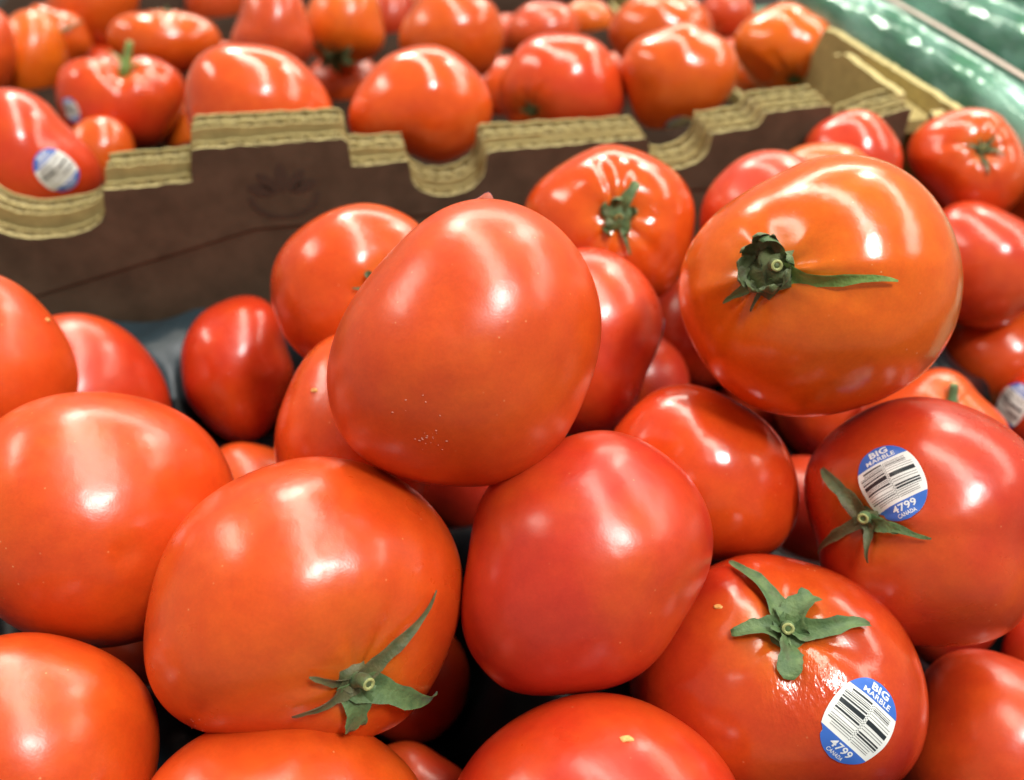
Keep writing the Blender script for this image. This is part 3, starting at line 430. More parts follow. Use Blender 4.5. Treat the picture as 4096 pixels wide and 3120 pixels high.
{"n":"F8","loc":[-0.141,0.77164,0.1548],"m":[[0.98517,0.0,0.17156],[0.1635,0.30284,-0.93891],[-0.05196,0.95304,0.29835]],"fc":[0.034389,-0.000441,-0.000574,-0.00043,0.001103,-5.5e-05,-0.000569,-0.000529,-0.000746,-0.000522,-0.000414],"rz":0.03331,"stem":[-0.2859,-0.775,0.5637],"lobes":[5,0.02],"dim":[0.15,0.4],"na":0.012,"seed":51,"col":[0.749,0.14,0.008],"gloss":0.425,"label":"orange tomato with a large dark green calyx hanging at its underside","sep":[[-0.6508,-0.3363,0.6807,10,2,0.5,"k"],[0.0902,-0.461,0.8828,10,2,0.5,"k"],[0.1679,-0.8165,0.5524,9,2,0.5,"g"],[-0.1387,-0.9903,0.0012,10,2,0.3,"g"],[-0.5884,-0.8075,-0.0407,9,2,0.3,"k"]],"hub":[-0.2947,-0.7989,0.5244],"stemlen":4},
{"n":"F9","loc":[-0.15229,0.79235,0.09552],"m":[[0.98428,-0.0,0.17659],[0.16484,0.3587,-0.91878],[-0.06334,0.93345,0.35306]],"fc":[0.031356,0.000415,-0.000375,0.003833,0.000784,6.4e-05,1.3e-05,0.000458,0.000176,6e-05,-4.8e-05],"rz":0.0304,"stem":[0.2586,-0.5688,-0.7808],"lobes":[5,0.012],"dim":[0.1,0.35],"na":0.012,"seed":52,"col":[0.645,0.075,0.011],"gloss":0.255,"label":"tomato in shade below the large dark hanging calyx"},
{"n":"F10","loc":[-0.12839,0.9652,0.0984],"m":[[0.99204,-0.0,0.12595],[0.12022,0.29826,-0.94688],[-0.03757,0.95449,0.29588]],"fc":[0.029456,3e-06,-6.9e-05,-0.003931,0.000941,8.4e-05,2.7e-05,0.000395,-0.000242,2.3e-05,-4e-06],"rz":0.02875,"stem":[0.2343,-0.5155,-0.8243],"lobes":[5,0.012],"dim":[0.1,0.35],"na":0.012,"seed":53,"col":[0.478,0.036,0.01],"gloss":0.255,"label":"dark red sliver of a tomato beside the large dark hanging calyx"},
{"n":"F11","loc":[-0.13064,1.05925,0.08831],"m":[[0.99307,-0.0,0.11749],[0.11271,0.28228,-0.95269],[-0.03317,0.95933,0.28033]],"fc":[0.029943,0.00019,-0.000407,0.001355,0.000611,1.3e-05,-1.6e-05,5e-06,3.8e-05,-5.4e-05,2.3e-05],"rz":0.02901,"stem":[0.2497,-0.5494,-0.7974],"lobes":[5,0.012],"dim":[0.1,0.35],"na":0.012,"seed":54,"col":[0.645,0.14,0.057],"gloss":0.34,"label":"blurred pale tomato at the top edge behind the dark red sliver"},
{"n":"F12","loc":[-0.04821,0.7057,0.16821],"m":[[0.9979,-0.0,0.06477],[0.06154,0.31206,-0.94807],[-0.02021,0.95006,0.3114]],"fc":[0.037944,0.001399,-0.001514,0.002693,0.000678,7.6e-05,-0.001353,-5.7e-05,0.000668,-0.000295,0.000306],"rz":0.03683,"stem":[0.2455,-0.5402,-0.8049],"lobes":[5,0.012],"dim":[0.1,0.35],"na":0.012,"seed":55,"col":[0.666,0.102,0.01],"gloss":0.68,"label":"round tomato directly behind the one that sits in the middle cardboard notch"},
{"n":"F13","loc":[-0.05431,0.5092,0.19237],"m":[[0.99516,0.0,0.09829],[0.09101,0.37758,-0.92149],[-0.03711,0.92598,0.37575]],"fc":[0.036685,0.00134,-0.000617,0.004986,0.000582,-0.001125,-0.002101,0.000344,0.001405,0.000786,-0.00052],"rz":0.03575,"stem":[0.2459,-0.541,-0.8043],"lobes":[5,0.012],"dim":[0.1,0.35],"na":0.01,"seed":56,"col":[0.728,0.09,0.013],"gloss":0.85,"label":"shiny orange red tomato sitting in the middle cardboard notch"},
{"n":"F14","loc":[0.03018,0.8997,0.1069],"m":[[0.99949,0.0,-0.03188],[-0.03031,0.30975,-0.95033],[0.00988,0.95082,0.30959]],"fc":[0.032916,0.000352,-0.00044,0.003713,0.000369,-6e-05,0.000174,0.000181,0.000302,-0.00041,-0.000166],"rz":0.03192,"stem":[0.2565,-0.5642,-0.7848],"lobes":[5,0.012],"dim":[0.1,0.35],"na":0.012,"seed":57,"col":[0.624,0.078,0.023],"gloss":0.595,"label":"pinkish tomato at the back, over the tomato right of the middle notch"},
{"n":"F15","loc":[0.03348,0.60948,0.16403],"m":[[0.99869,0.0,-0.05116],[-0.04771,0.36105,-0.93132],[0.01847,0.93254,0.36058]],"fc":[0.040103,0.001061,-0.001422,0.003502,-0.00036,0.00064,-0.000909,-8.9e-05,-0.000254,-0.000272,-0.000935],"rz":0.03915,"stem":[-0.5414,-0.4297,0.7227],"lobes":[5,0.015],"dim":[0.12,0.4],"na":0.012,"seed":58,"col":[0.686,0.06,0.016],"gloss":0.8075,"label":"tomato behind the long cardboard step, small calyx down at its lower left","sep":[[-0.7075,-0.349,0.6146,5,1.5,0.2,"k"],[-0.3579,-0.3011,0.8839,5,1.5,0.2,"k"],[-0.5412,-0.1903,0.8191,5,1.5,0.2,"k"]],"hub":[-0.557,-0.4421,0.703],"stemlen":4},
{"n":"F16","loc":[0.08302,1.00677,0.08275],"m":[[0.99692,0.0,-0.07841],[-0.07478,0.30055,-0.95083],[0.02357,0.95377,0.29962]],"fc":[0.026844,4.2e-05,-0.000154,0.003199,-0.000477,7.5e-05,3.1e-05,0.000311,-9.8e-05,-9e-06,5.7e-05],"rz":0.02607,"stem":[0.2542,-0.5593,-0.789],"lobes":[5,0.012],"dim":[0.1,0.35],"na":0.012,"seed":59,"col":[0.749,0.14,0.008],"gloss":0.425,"label":"orange sliver of a tomato between two rounded ones near the top edge"},
{"n":"F17","loc":[0.12778,0.78493,0.14429],"m":[[0.98823,0.0,-0.15296],[-0.14544,0.30975,-0.93963],[0.04738,0.95082,0.3061]],"fc":[0.038571,-8.4e-05,-0.00031,0.004529,-0.00043,0.000382,-0.00034,0.001064,0.000274,-0.000172,0.000263],"rz":0.0374,"stem":[0.1059,0.9532,0.2832],"lobes":[7,0.03],"dim":[0.15,0.4],"na":0.012,"seed":60,"col":[0.666,0.102,0.01],"gloss":0.85,"label":"tomato at the top edge with several small white glints"},
{"n":"F18","loc":[0.11344,0.59933,0.17572],"m":[[0.98465,0.0,-0.17454],[-0.16347,0.35048,-0.92219],[0.06117,0.93657,0.3451]],"fc":[0.036657,-0.000819,-0.000146,0.002445,0.001288,0.001356,0.000402,0.000102,-0.000895,0.000152,0.001056],"rz":0.03539,"stem":[-0.4196,-0.8391,-0.3462],"lobes":[5,0.012],"dim":[0.1,0.35],"na":0.022,"seed":61,"col":[0.666,0.102,0.01],"gloss":0.8075,"label":"bulging tomato above the right cardboard notch","st":[[[0.0815,-0.9089,0.4089],[-0.5,-0.85],0.3,0.8]]},
{"n":"F19","loc":[0.22025,0.71199,0.1555],"m":[[0.95977,0.0,-0.2808],[-0.26558,0.32479,-0.90773],[0.0912,0.94579,0.31172]],"fc":[0.037034,-0.001431,-0.00175,0.003281,-0.003798,-0.001069,-0.000576,0.000179,-0.000129,-0.000883,0.000957],"rz":0.03622,"stem":[0.1835,-0.7098,0.68],"lobes":[7,0.022],"dim":[0.14,0.4],"na":0.012,"seed":62,"col":[0.749,0.14,0.008],"gloss":0.8075,"label":"orange tomato at the right end of the far box, leaning over the cardboard corner","sep":[[0.3828,-0.683,0.6221,6,1,0.5,"g"],[-0.0392,-0.7276,0.6849,6,1,0.5,"g"],[0.1744,-0.5373,0.8252,5,2,0.5,"g"]],"hub":[0.1863,-0.7206,0.6679],"stemlen":4},
{"n":"F20","loc":[0.22304,0.80792,0.09651],"m":[[0.96819,0.0,-0.25022],[-0.23424,0.35165,-0.90635],[0.08799,0.93613,0.34046]],"fc":[0.021048,-0.00015,-0.00012,0.002967,-0.000616,-0.000104,1.5e-05,0.000339,-0.000157,6.6e-05,-1.4e-05],"rz":0.02045,"stem":[0.2567,-0.5647,-0.7843],"lobes":[5,0.012],"dim":[0.1,0.35],"na":0.012,"seed":63,"col":[0.666,0.102,0.01],"gloss":0.68,"label":"small low tomato beside the orange one at the right end of the far box"},
{"n":"F21","loc":[0.21147,0.90318,0.12252],"m":[[0.97586,0.0,-0.21841],[-0.20878,0.29368,-0.93283],[0.06414,0.9559,0.28659]],"fc":[0.025682,1e-06,-0.00038,0.000831,-0.001189,-0.000156,-6.2e-05,-2.4e-05,-7.4e-05,-1.2e-05,4.5e-05],"rz":0.02479,"stem":[0.2416,-0.5315,-0.8119],"lobes":[5,0.012],"dim":[0.1,0.35],"na":0.012,"seed":64,"col":[0.603,0.057,0.01],"gloss":0.255,"label":"red tomato at the top edge, left of the orange one at the box end"},
{"n":"F22","loc":[-0.4302,0.85985,0.11526],"m":[[0.90329,0.0,0.42902],[0.40727,0.31437,-0.8575],[-0.13487,0.9493,0.28396]],"fc":[0.028875,-0.001711,-0.001279,0.000152,6.1e-05,0.001751,-0.00018,-0.00077,0.000816,-0.000397,-0.001522],"rz":0.02828,"stem":[-0.3659,-0.1186,0.9231],"lobes":[5,0.012],"dim":[0.1,0.4],"na":0.012,"seed":65,"col":[0.666,0.102,0.01],"gloss":0.765,"label":"tomato with long thin curling sepals, near the top left corner","sep":[[0.7751,0.4901,0.3988,3.5,3,0,"g"],[-0.6803,0.7329,-0.0025,4,2,0,"g"],[0.1775,-0.6107,0.7717,3.5,1.5,0,"k"],[-0.2753,-0.5057,0.8176,3.5,1,0,"k"]],"hub":[-0.4077,-0.1321,0.9035],"stemlen":4},
{"n":"F23","loc":[-0.43153,0.79883,0.11684],"m":[[0.89114,0.0,0.45373],[0.42766,0.3341,-0.83993],[-0.15159,0.94254,0.29773]],"fc":[0.034991,0.000603,-0.000586,-0.00542,0.004038,0.000106,0.000177,0.000372,-0.001167,-3e-06,-7.9e-05],"rz":0.03402,"stem":[0.243,-0.5347,-0.8093],"lobes":[6,0.014],"dim":[0.1,0.35],"na":0.012,"seed":66,"col":[0.749,0.14,0.008],"gloss":0.425,"label":"orange ribbed tomato near the left edge above the stickered one"},
{"n":"F24","loc":[-0.4369,0.74304,0.14177],"m":[[0.87421,0.0,0.48554],[0.45863,0.32828,-0.82577],[-0.15939,0.94458,0.28699]],"fc":[0.028645,0.000375,-0.000217,-0.005854,0.003637,-1.7e-05,0.000112,0.0007,-0.001455,-1.5e-05,2.3e-05],"rz":0.02812,"stem":[0.2436,-0.5359,-0.8083],"lobes":[5,0.012],"dim":[0.1,0.35],"na":0.012,"seed":67,"col":[0.686,0.09,0.011],"gloss":0.255,"label":"orange tomato cut by the left edge above the stickered one"},
{"n":"F25","loc":[-0.41822,0.92718,0.12956],"m":[[0.91766,0.0,0.39736],[0.38147,0.28002,-0.88095],[-0.11127,0.96,0.25696]],"fc":[0.043786,0.000629,-0.001046,-0.000864,0.004033,-8.4e-05,0.000794,8e-06,0.000165,0.000194,-0.000257],"rz":0.04269,"stem":[0.2465,-0.5422,-0.8033],"lobes":[5,0.012],"dim":[0.1,0.35],"na":0.012,"seed":68,"col":[0.666,0.102,0.01],"gloss":0.68,"label":"red tomato at the top left with one white glint, behind the thin sepal one"},
{"n":"F26","loc":[-0.40237,1.12645,0.0829],"m":[[0.94566,-0.0,0.32515],[0.31299,0.27097,-0.91028],[-0.08811,0.96259,0.25625]],"fc":[0.026739,0.000447,-0.000225,0.003944,0.001559,0.00013,-2e-06,0.000449,0.000349,3.7e-05,1.8e-05],"rz":0.02602,"stem":[-0.2837,-0.8013,0.5266],"lobes":[5,0.012],"dim":[0.1,0.35],"na":0.012,"seed":69,"col":[0.749,0.14,0.008],"gloss":0.425,"label":"small orange tomato with a brown calyx, cut by the top edge","sep":[[-0.3636,-0.9306,-0.0428,6,1,0.5,"k"],[0.0633,-0.8375,0.5427,6,1,0.5,"k"],[-0.5555,-0.7075,0.4369,6,1,0.5,"k"]],"hub":[-0.2789,-0.7877,0.5493],"stemlen":4},
{"n":"F27","loc":[-0.32108,1.00541,0.10674],"m":[[0.95608,0.0,0.29311],[0.28138,0.28002,-0.91783],[-0.08207,0.96,0.26772]],"fc":[0.033401,0.000224,-0.000422,-0.002792,0.002428,-8.2e-05,9.7e-05,7.7e-05,-0.000344,5.3e-05,-3e-05],"rz":0.03279,"stem":[0.2438,-0.5363,-0.8081],"lobes":[5,0.012],"dim":[0.1,0.35],"na":0.012,"seed":70,"col":[0.624,0.078,0.023],"gloss":0.425,"label":"pinkish red tomato at the top edge behind the wide squat one"},
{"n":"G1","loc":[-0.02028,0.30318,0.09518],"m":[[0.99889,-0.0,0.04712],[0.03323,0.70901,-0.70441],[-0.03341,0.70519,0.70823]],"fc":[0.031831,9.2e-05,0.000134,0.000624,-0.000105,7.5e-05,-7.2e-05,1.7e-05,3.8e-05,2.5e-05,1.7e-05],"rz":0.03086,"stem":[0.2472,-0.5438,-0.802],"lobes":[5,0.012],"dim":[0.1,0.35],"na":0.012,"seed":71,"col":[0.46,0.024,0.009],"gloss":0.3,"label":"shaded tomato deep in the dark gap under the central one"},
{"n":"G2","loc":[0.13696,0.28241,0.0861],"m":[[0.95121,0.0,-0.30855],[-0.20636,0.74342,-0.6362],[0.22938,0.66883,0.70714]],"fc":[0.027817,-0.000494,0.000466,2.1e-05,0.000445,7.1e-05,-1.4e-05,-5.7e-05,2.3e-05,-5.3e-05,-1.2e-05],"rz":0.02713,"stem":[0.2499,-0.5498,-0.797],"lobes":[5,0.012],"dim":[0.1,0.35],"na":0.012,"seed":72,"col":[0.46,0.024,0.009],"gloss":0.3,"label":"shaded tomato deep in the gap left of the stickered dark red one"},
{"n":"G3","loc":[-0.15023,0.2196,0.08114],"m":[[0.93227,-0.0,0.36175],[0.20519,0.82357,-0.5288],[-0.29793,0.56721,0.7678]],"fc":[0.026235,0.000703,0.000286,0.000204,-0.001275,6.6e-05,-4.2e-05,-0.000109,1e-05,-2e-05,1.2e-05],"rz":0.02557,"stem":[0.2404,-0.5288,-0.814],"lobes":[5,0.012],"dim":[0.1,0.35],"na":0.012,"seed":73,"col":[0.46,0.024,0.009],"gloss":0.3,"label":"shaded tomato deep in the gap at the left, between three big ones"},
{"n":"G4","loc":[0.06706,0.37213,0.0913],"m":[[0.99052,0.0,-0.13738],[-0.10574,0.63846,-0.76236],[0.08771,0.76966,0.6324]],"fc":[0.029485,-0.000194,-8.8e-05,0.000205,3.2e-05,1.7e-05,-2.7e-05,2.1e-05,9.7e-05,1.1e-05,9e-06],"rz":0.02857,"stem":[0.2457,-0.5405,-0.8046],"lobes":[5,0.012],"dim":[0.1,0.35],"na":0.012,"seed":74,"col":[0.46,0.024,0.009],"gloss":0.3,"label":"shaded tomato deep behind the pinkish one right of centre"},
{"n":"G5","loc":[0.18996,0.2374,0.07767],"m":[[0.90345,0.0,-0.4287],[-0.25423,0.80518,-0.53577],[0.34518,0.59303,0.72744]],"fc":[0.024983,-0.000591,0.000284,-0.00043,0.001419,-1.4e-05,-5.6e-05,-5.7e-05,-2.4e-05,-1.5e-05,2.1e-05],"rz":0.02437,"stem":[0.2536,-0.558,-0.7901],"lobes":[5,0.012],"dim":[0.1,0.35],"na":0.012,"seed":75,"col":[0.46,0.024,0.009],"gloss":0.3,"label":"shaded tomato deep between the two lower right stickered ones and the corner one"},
{"n":"H1","loc":[-0.00389,0.75227,0.10436],"m":[[0.99999,0.0,0.00481],[0.00448,0.36577,-0.9307],[-0.00176,0.93071,0.36576]],"fc":[0.030911,0.00012,-0.000443,0.001335,4.5e-05,-5e-05,-2.1e-05,0.00011,-6e-05,-1.1e-05,-5e-06],"rz":0.03006,"stem":[0.2475,-0.5444,-0.8015],"lobes":[5,0.012],"dim":[0.1,0.35],"na":0.012,"seed":76,"col":[0.603,0.057,0.01],"gloss":0.425,"label":"shaded tomato between the middle notch one and the long cardboard step"},
{"n":"H2","loc":[-0.41296,0.88386,0.07051],"m":[[0.91606,-0.0,0.40104],[0.37578,0.3493,-0.85836],[-0.14008,0.93701,0.31998]],"fc":[0.02775,0.000308,-0.000333,-0.000128,0.001906,5.6e-05,1.8e-05,-0.000128,-1.1e-05,-4e-05,2.5e-05],"rz":0.02706,"stem":[0.2504,-0.5509,-0.7961],"lobes":[5,0.012],"dim":[0.1,0.35],"na":0.012,"seed":77,"col":[0.603,0.057,0.01],"gloss":0.425,"label":"shaded tomato between the squat green stemmed one and the wide squat one"},
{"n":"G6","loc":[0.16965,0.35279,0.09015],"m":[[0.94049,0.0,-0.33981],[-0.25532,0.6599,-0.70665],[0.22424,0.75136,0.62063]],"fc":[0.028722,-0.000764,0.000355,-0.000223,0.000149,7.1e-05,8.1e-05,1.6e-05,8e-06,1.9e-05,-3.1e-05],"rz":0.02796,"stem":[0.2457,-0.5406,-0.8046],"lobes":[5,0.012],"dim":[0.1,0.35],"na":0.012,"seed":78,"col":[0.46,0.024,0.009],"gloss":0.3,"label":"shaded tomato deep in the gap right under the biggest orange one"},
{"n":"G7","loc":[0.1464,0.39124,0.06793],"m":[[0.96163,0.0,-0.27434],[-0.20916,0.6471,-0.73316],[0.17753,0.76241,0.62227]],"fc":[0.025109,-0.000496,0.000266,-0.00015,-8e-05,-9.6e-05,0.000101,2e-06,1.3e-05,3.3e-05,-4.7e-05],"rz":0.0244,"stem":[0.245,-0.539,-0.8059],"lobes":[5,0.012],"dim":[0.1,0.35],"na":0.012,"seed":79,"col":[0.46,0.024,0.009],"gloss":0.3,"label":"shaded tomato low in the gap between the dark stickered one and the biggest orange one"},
{"n":"H3","loc":[-0.27784,0.84785,0.08635],"m":[[0.95587,-0.0,0.29378],[0.27553,0.34696,-0.89649],[-0.10193,0.93788,0.33165]],"fc":[0.028745,0.000358,-0.000371,0.000885,0.001525,9.6e-05,-2.9e-05,-2.6e-05,0.000102,-2.1e-05,1.2e-05],"rz":0.02811,"stem":[0.2513,-0.5529,-0.7945],"lobes":[5,0.012],"dim":[0.1,0.35],"na":0.012,"seed":80,"col":[0.603,0.057,0.01],"gloss":0.425,"label":"shaded tomato in the dip between the wide squat one and the tall one"},
{"n":"H4","loc":[-0.0047,0.94236,0.08282],"m":[[0.99999,0.0,0.00472],[0.00448,0.31899,-0.94775],[-0.00151,0.94776,0.31899]],"fc":[0.029388,-6.7e-05,-0.000392,0.001558,3e-05,-8.7e-05,0.000128,4.8e-05,3.6e-05,-4.2e-05,9.3e-05],"rz":0.02866,"stem":[0.2491,-0.5481,-0.7985],"lobes":[5,0.012],"dim":[0.1,0.35],"na":0.012,"seed":81,"col":[0.603,0.057,0.01],"gloss":0.425,"label":"shaded tomato low between the round one behind the middle notch and its pinkish neighbour"},
{"n":"H5","loc":[0.21423,0.85008,0.09511],"m":[[0.973,0.0,-0.23081],[-0.21726,0.3376,-0.91587],[0.07792,0.94129,0.32849]],"fc":[0.023824,-3.3e-05,-0.000139,0.001578,-0.000743,3.7e-05,1.1e-05,0.0001,-0.000125,-2.9e-05,-4.9e-05],"rz":0.02317,"stem":[0.2468,-0.543,-0.8026],"lobes":[5,0.012],"dim":[0.1,0.35],"na":0.012,"seed":82,"col":[0.603,0.057,0.01],"gloss":0.425,"label":"shaded tomato between the bulging one above the right notch and the box end one"},
{"n":"H6","loc":[-0.20069,0.92221,0.08457],"m":[[0.97945,0.0,0.20168],[0.19083,0.32363,-0.92674],[-0.06527,0.94618,0.31698]],"fc":[0.026222,0.000266,-0.000284,9.7e-05,0.000915,1.3e-05,7.8e-05,-3.1e-05,2.2e-05,9e-06,-2.4e-05],"rz":0.02552,"stem":[0.2477,-0.5449,-0.8011],"lobes":[5,0.012],"dim":[0.1,0.35],"na":0.012,"seed":83,"col":[0.603,0.057,0.01],"gloss":0.425,"label":"shaded tomato between the tall one and the one with the hanging calyx"},
{"n":"H7","loc":[-0.45744,0.86367,0.07061],"m":[[0.89625,-0.0,0.44354],[0.41442,0.35635,-0.83742],[-0.15805,0.93435,0.31938]],"fc":[0.024738,0.000314,-0.000178,-0.00022,0.002151,4e-06,6.6e-05,-0.000196,-2.1e-05,-1.2e-05,3.5e-05],"rz":0.02413,"stem":[0.2505,-0.5512,-0.7959],"lobes":[5,0.012],"dim":[0.1,0.35],"na":0.012,"seed":84,"col":[0.603,0.057,0.01],"gloss":0.425,"label":"shaded tomato low at the far left, above the stickered one in the scallop"},
{"n":"H8","loc":[0.10476,0.85383,0.07927],"m":[[0.99347,0.0,-0.11411],[-0.10682,0.35165,-0.93002],[0.04013,0.93613,0.34935]],"fc":[0.025224,-9.8e-05,-0.00023,0.001247,-0.000556,1.6e-05,1e-06,1.3e-05,8e-06,-4.3e-05,-1.1e-05],"rz":0.02445,"stem":[0.2466,-0.5426,-0.8029],"lobes":[5,0.012],"dim":[0.1,0.35],"na":0.012,"seed":85,"col":[0.603,0.057,0.01],"gloss":0.425,"label":"shaded tomato between the two right hand ones behind the long cardboard step"}
]

def build_tomato(T):
    B = Body(T['fc'], T['rz'], T['stem'], T['lobes'], T['dim'], T['na'], T['seed'], T.get('dents'))
    near = T['n'][0] in 'TG'
    v, f, sh = ball_mesh(B, 112 if near else 72, 84 if near else 52)
    o = fix_normals(obj('tomato', v, f, SKIN_W if T.get('wrinkled') else SKIN, None, True))
    at = o.data.attributes.new('shoulder', 'FLOAT', 'POINT'); at.data.foreach_set('value', sh.astype(np.float32))
    M = Matrix([list(r) for r in T['m']]).to_4x4(); M.translation = Vector(T['loc']); o.matrix_world = M
    o.color = tuple(T['col']) + (T['gloss'],)
    tag(o, T['label'], 'tomato', 'tomatoes heaped in the near box' if near else 'tomatoes in the far box')
    if 'hub' in T: add_calyx(T, B, o)
    for s in T.get('st', []): add_sticker(T, B, o, s)
    for q in T.get('specks', []):
        rnd = random.Random(len(q)); V = []; F = []
        for e in q:
            e = unit(e); p = B.surf(e)+B.nrm(e)*.00012; n = B.nrm(e); t = unit(np.cross(n, [0, 1, .2])); b = np.cross(n, t); o1 = len(V); m = 5; sz = rnd.uniform(.00008, .00026); st = rnd.uniform(.6, 2.2)
            for k in range(m): V.append(p+sz*(st*math.cos(k*2*math.pi/m)*t+math.sin(k*2*math.pi/m)*b)*rnd.uniform(.6, 1.3))
            V.append(p+n*.00015)
            for k in range(m): F.append((o1+k, o1+(k+1) % m, o1+m))
        obj('dust_specks', V, F, DUST, o, False)
    if 'scar' in T:
        e = unit(T['scar'][:3]); p = B.surf(e); n = B.nrm(e); tan = T['scar'][3] == 't'
        t = unit(np.cross(n, [0, 1, .2])); b = np.cross(n, t); r = .0014 if tan else .0011; V = []; F = []; rnd = random.Random(3)
        for rr, hh in ((1.0, .0000), (.8, .0004), (.45, .0006 if tan else .0004), (.15, .0003)):
            for k in range(12):
                an = k*math.pi/6; q = r*rr*(1+rnd.uniform(-.22, .22)); V.append(p+n*(hh+rnd.uniform(0, .00012))+q*(1.35*math.cos(an)*t+.8*math.sin(an)*b))
        for j in range(3):
            for k in range(12): F.append((j*12+k, j*12+(k+1) % 12, (j+1)*12+(k+1) % 12, (j+1)*12+k))
        F.append(tuple(range(36, 48)))
        obj('blossom_scar' if tan else 'skin_speck', V, F, SCAR_T if tan else SCAR_Y, o, True)
    return o

# ------------------------------------------------------------------ table and boxes
ANG = math.radians(12); UX = np.array([math.cos(ANG), math.sin(ANG), 0]); VX = np.array([-math.sin(ANG), math.cos(ANG), 0]); CO = np.array([.262, .535, 0])
def W3(s, v, z): return CO+UX*s+VX*v+np.array([0, 0, z])

tt = fix_normals(obj('table_top', [W3(s, v, z) for z in (-.03, -.002) for s, v in ((-1.1, -.8), (.9, -.8), (.9, 1.1), (-1.1, 1.1))],
    [(0, 1, 2, 3), (4, 5, 6, 7), (0, 1, 5, 4), (1, 2, 6, 5), (2, 3, 7, 6), (3, 0, 4, 7)], TABLE)); tag(tt, kind='structure')

def arc(s0, s1, z0, z1, zb, n=14):
    """a rounded scallop from (s0,z0) down to zb and up to (s1,z1)"""
    out = []; c = (s0+s1)/2; h = (s1-s0)/2
    for i in range(n+1):
        a = math.pi*i/n; s = c-h*math.cos(a); zt = z0+(z1-z0)*i/n; out.append((s, zt-(zt-zb)*math.sin(a)**.8))
    return out
TOP = [(-.62, .197), (-.542, .197)]+arc(-.5415, -.4845, .190, .191, .1745)+[(-.483, .197), (-.4405, .1968), (-.4395, .2025), (-.4372, .2125), (-.4345, .2135), (-.363, .2112), (-.3606, .2085), (-.3600, .1955),
       (-.3305, .1945)]+arc(-.3298, -.2886, .189, .190, .1720)+[(-.2880, .1935), (-.2862, .1950), (-.199, .1925), (-.1965, .190)]+arc(-.1958, -.1595, .184, .187, .1722)+[(-.1590, .1915), (-.1325, .1925), (-.1300, .196), (-.1285, .2000), (-.126, .2008), (-.0895, .2015), (-.0872, .199), (-.0865, .186), (-.070, .186), (-.055, .192), (-.036, .1950)]

def resample(prof, step):
    out = [prof[0]]
    for (s0, z0), (s1, z1) in zip(prof, prof[1:]):
        n = max(1, int(abs(s1-s0)/step))
        for i in range(1, n+1): out.append((s0+(s1-s0)*i/n, z0+(z1-z0)*i/n))
    return out
def zat(prof, s):
    for (s0, z0), (s1, z1) in zip(prof, prof[1:]):
        if s0 <= s <= s1: return z0+(z1-z0)*((s-s0)/(s1-s0) if s1 > s0 else 0)
    return prof[-1][1] if s > prof[-1][0] else prof[0][1]

def sheet(name, prof, P, v0, v1, mats, parent, zbot=.002, rnd=None, bottom=None):
    """a board of paper: profile prof [(s,z)], faces at depth v0 (front) and v1 (back); mats = face, cut edge, back"""
    V = []; F = []; MI = []
    for s, z in prof:
        j = rnd.uniform(-.0006, .0006) if rnd else 0
        zb = zbot if bottom is None else zat(bottom, s)
        V += [P(s, v0, z+j), P(s, v1, z+j), P(s, v0, zb), P(s, v1, zb)]
    for i in range(len(prof)-1):
        a, b = 4*i, 4*i+4
        F += [(a, b, b+1, a+1), (a, a+2, b+2, b), (a+1, b+1, b+3, a+3), (a+2, a+3, b+3, b+2)]; MI += [1, 0, 2, 1]
    e = 4*(len(prof)-1); F += [(0, 1, 3, 2), (e, e+2, e+3, e+1)]; MI += [1, 1]
    return obj(name, V, F, mats, parent, False, MI)
def flute(prof, P, vc, amp, wl, parent, depth=.05, ph=0):
    s0, s1 = prof[0][0], prof[-1][0]; n = int((s1-s0)/(wl/8)); V = []; F = []
    for i in range(n+1):
        s = s0+(s1-s0)*i/n; v = vc+amp*math.sin(2*math.pi*s/wl+ph); z = zat(prof, s)-.0006
        V += [P(s, v, z), P(s, v, max(.002, z-depth))]
    for i in range(n): F.append((2*i, 2*i+1, 2*i+3, 2*i+2))
    o = obj('fluting', V, F, FLUTE, parent, False); o['kind'] = 'stuff'; return o

RT = resample(TOP, .004)
rr_ = random.Random(8)
far_box = bpy.data.objects.new('cardboard_box', None); COL.objects.link(far_box)
tag(far_box, 'far cardboard box with notched kraft rim, full of tomatoes', 'cardboard box', 'cardboard boxes')
near_box = bpy.data.objects.new('cardboard_box', None); COL.objects.link(near_box)
tag(near_box, 'near cardboard box with dark brown printed wall behind the heap', 'cardboard box', 'cardboard boxes')

# far box: front wall, five layers deep
fw = sheet('front_wall', RT, W3, -.0175, -.0167, [KRAFT, KEDGE, KRAFT], far_box, rnd=rr_)
flute(TOP, W3, -.0138, .0024, .0072, fw)
sheet('flute_gap_fill', [(s, z-.0022) for s, z in RT], W3, -.0166, -.0111, [FLUTE, FLUTE, FLUTE], fw)  # added fill between the liners, keeps the flute gaps from going too dark
sheet('flute_gap_fill', [(s, z-.0026) for s, z in RT], W3, -.0100, -.0013, [FLUTE, FLUTE, FLUTE], fw)
sheet('liner', RT, W3, -.0110, -.0097, [KRAFT, KEDGE, KRAFT], fw, rnd=rr_)
flute(TOP, W3, -.0056, .0040, .0085, fw, ph=1)
sheet('liner', RT, W3, -.0012, -.0002, [KRAFT, KEDGE, KRAFT], fw, rnd=rr_)
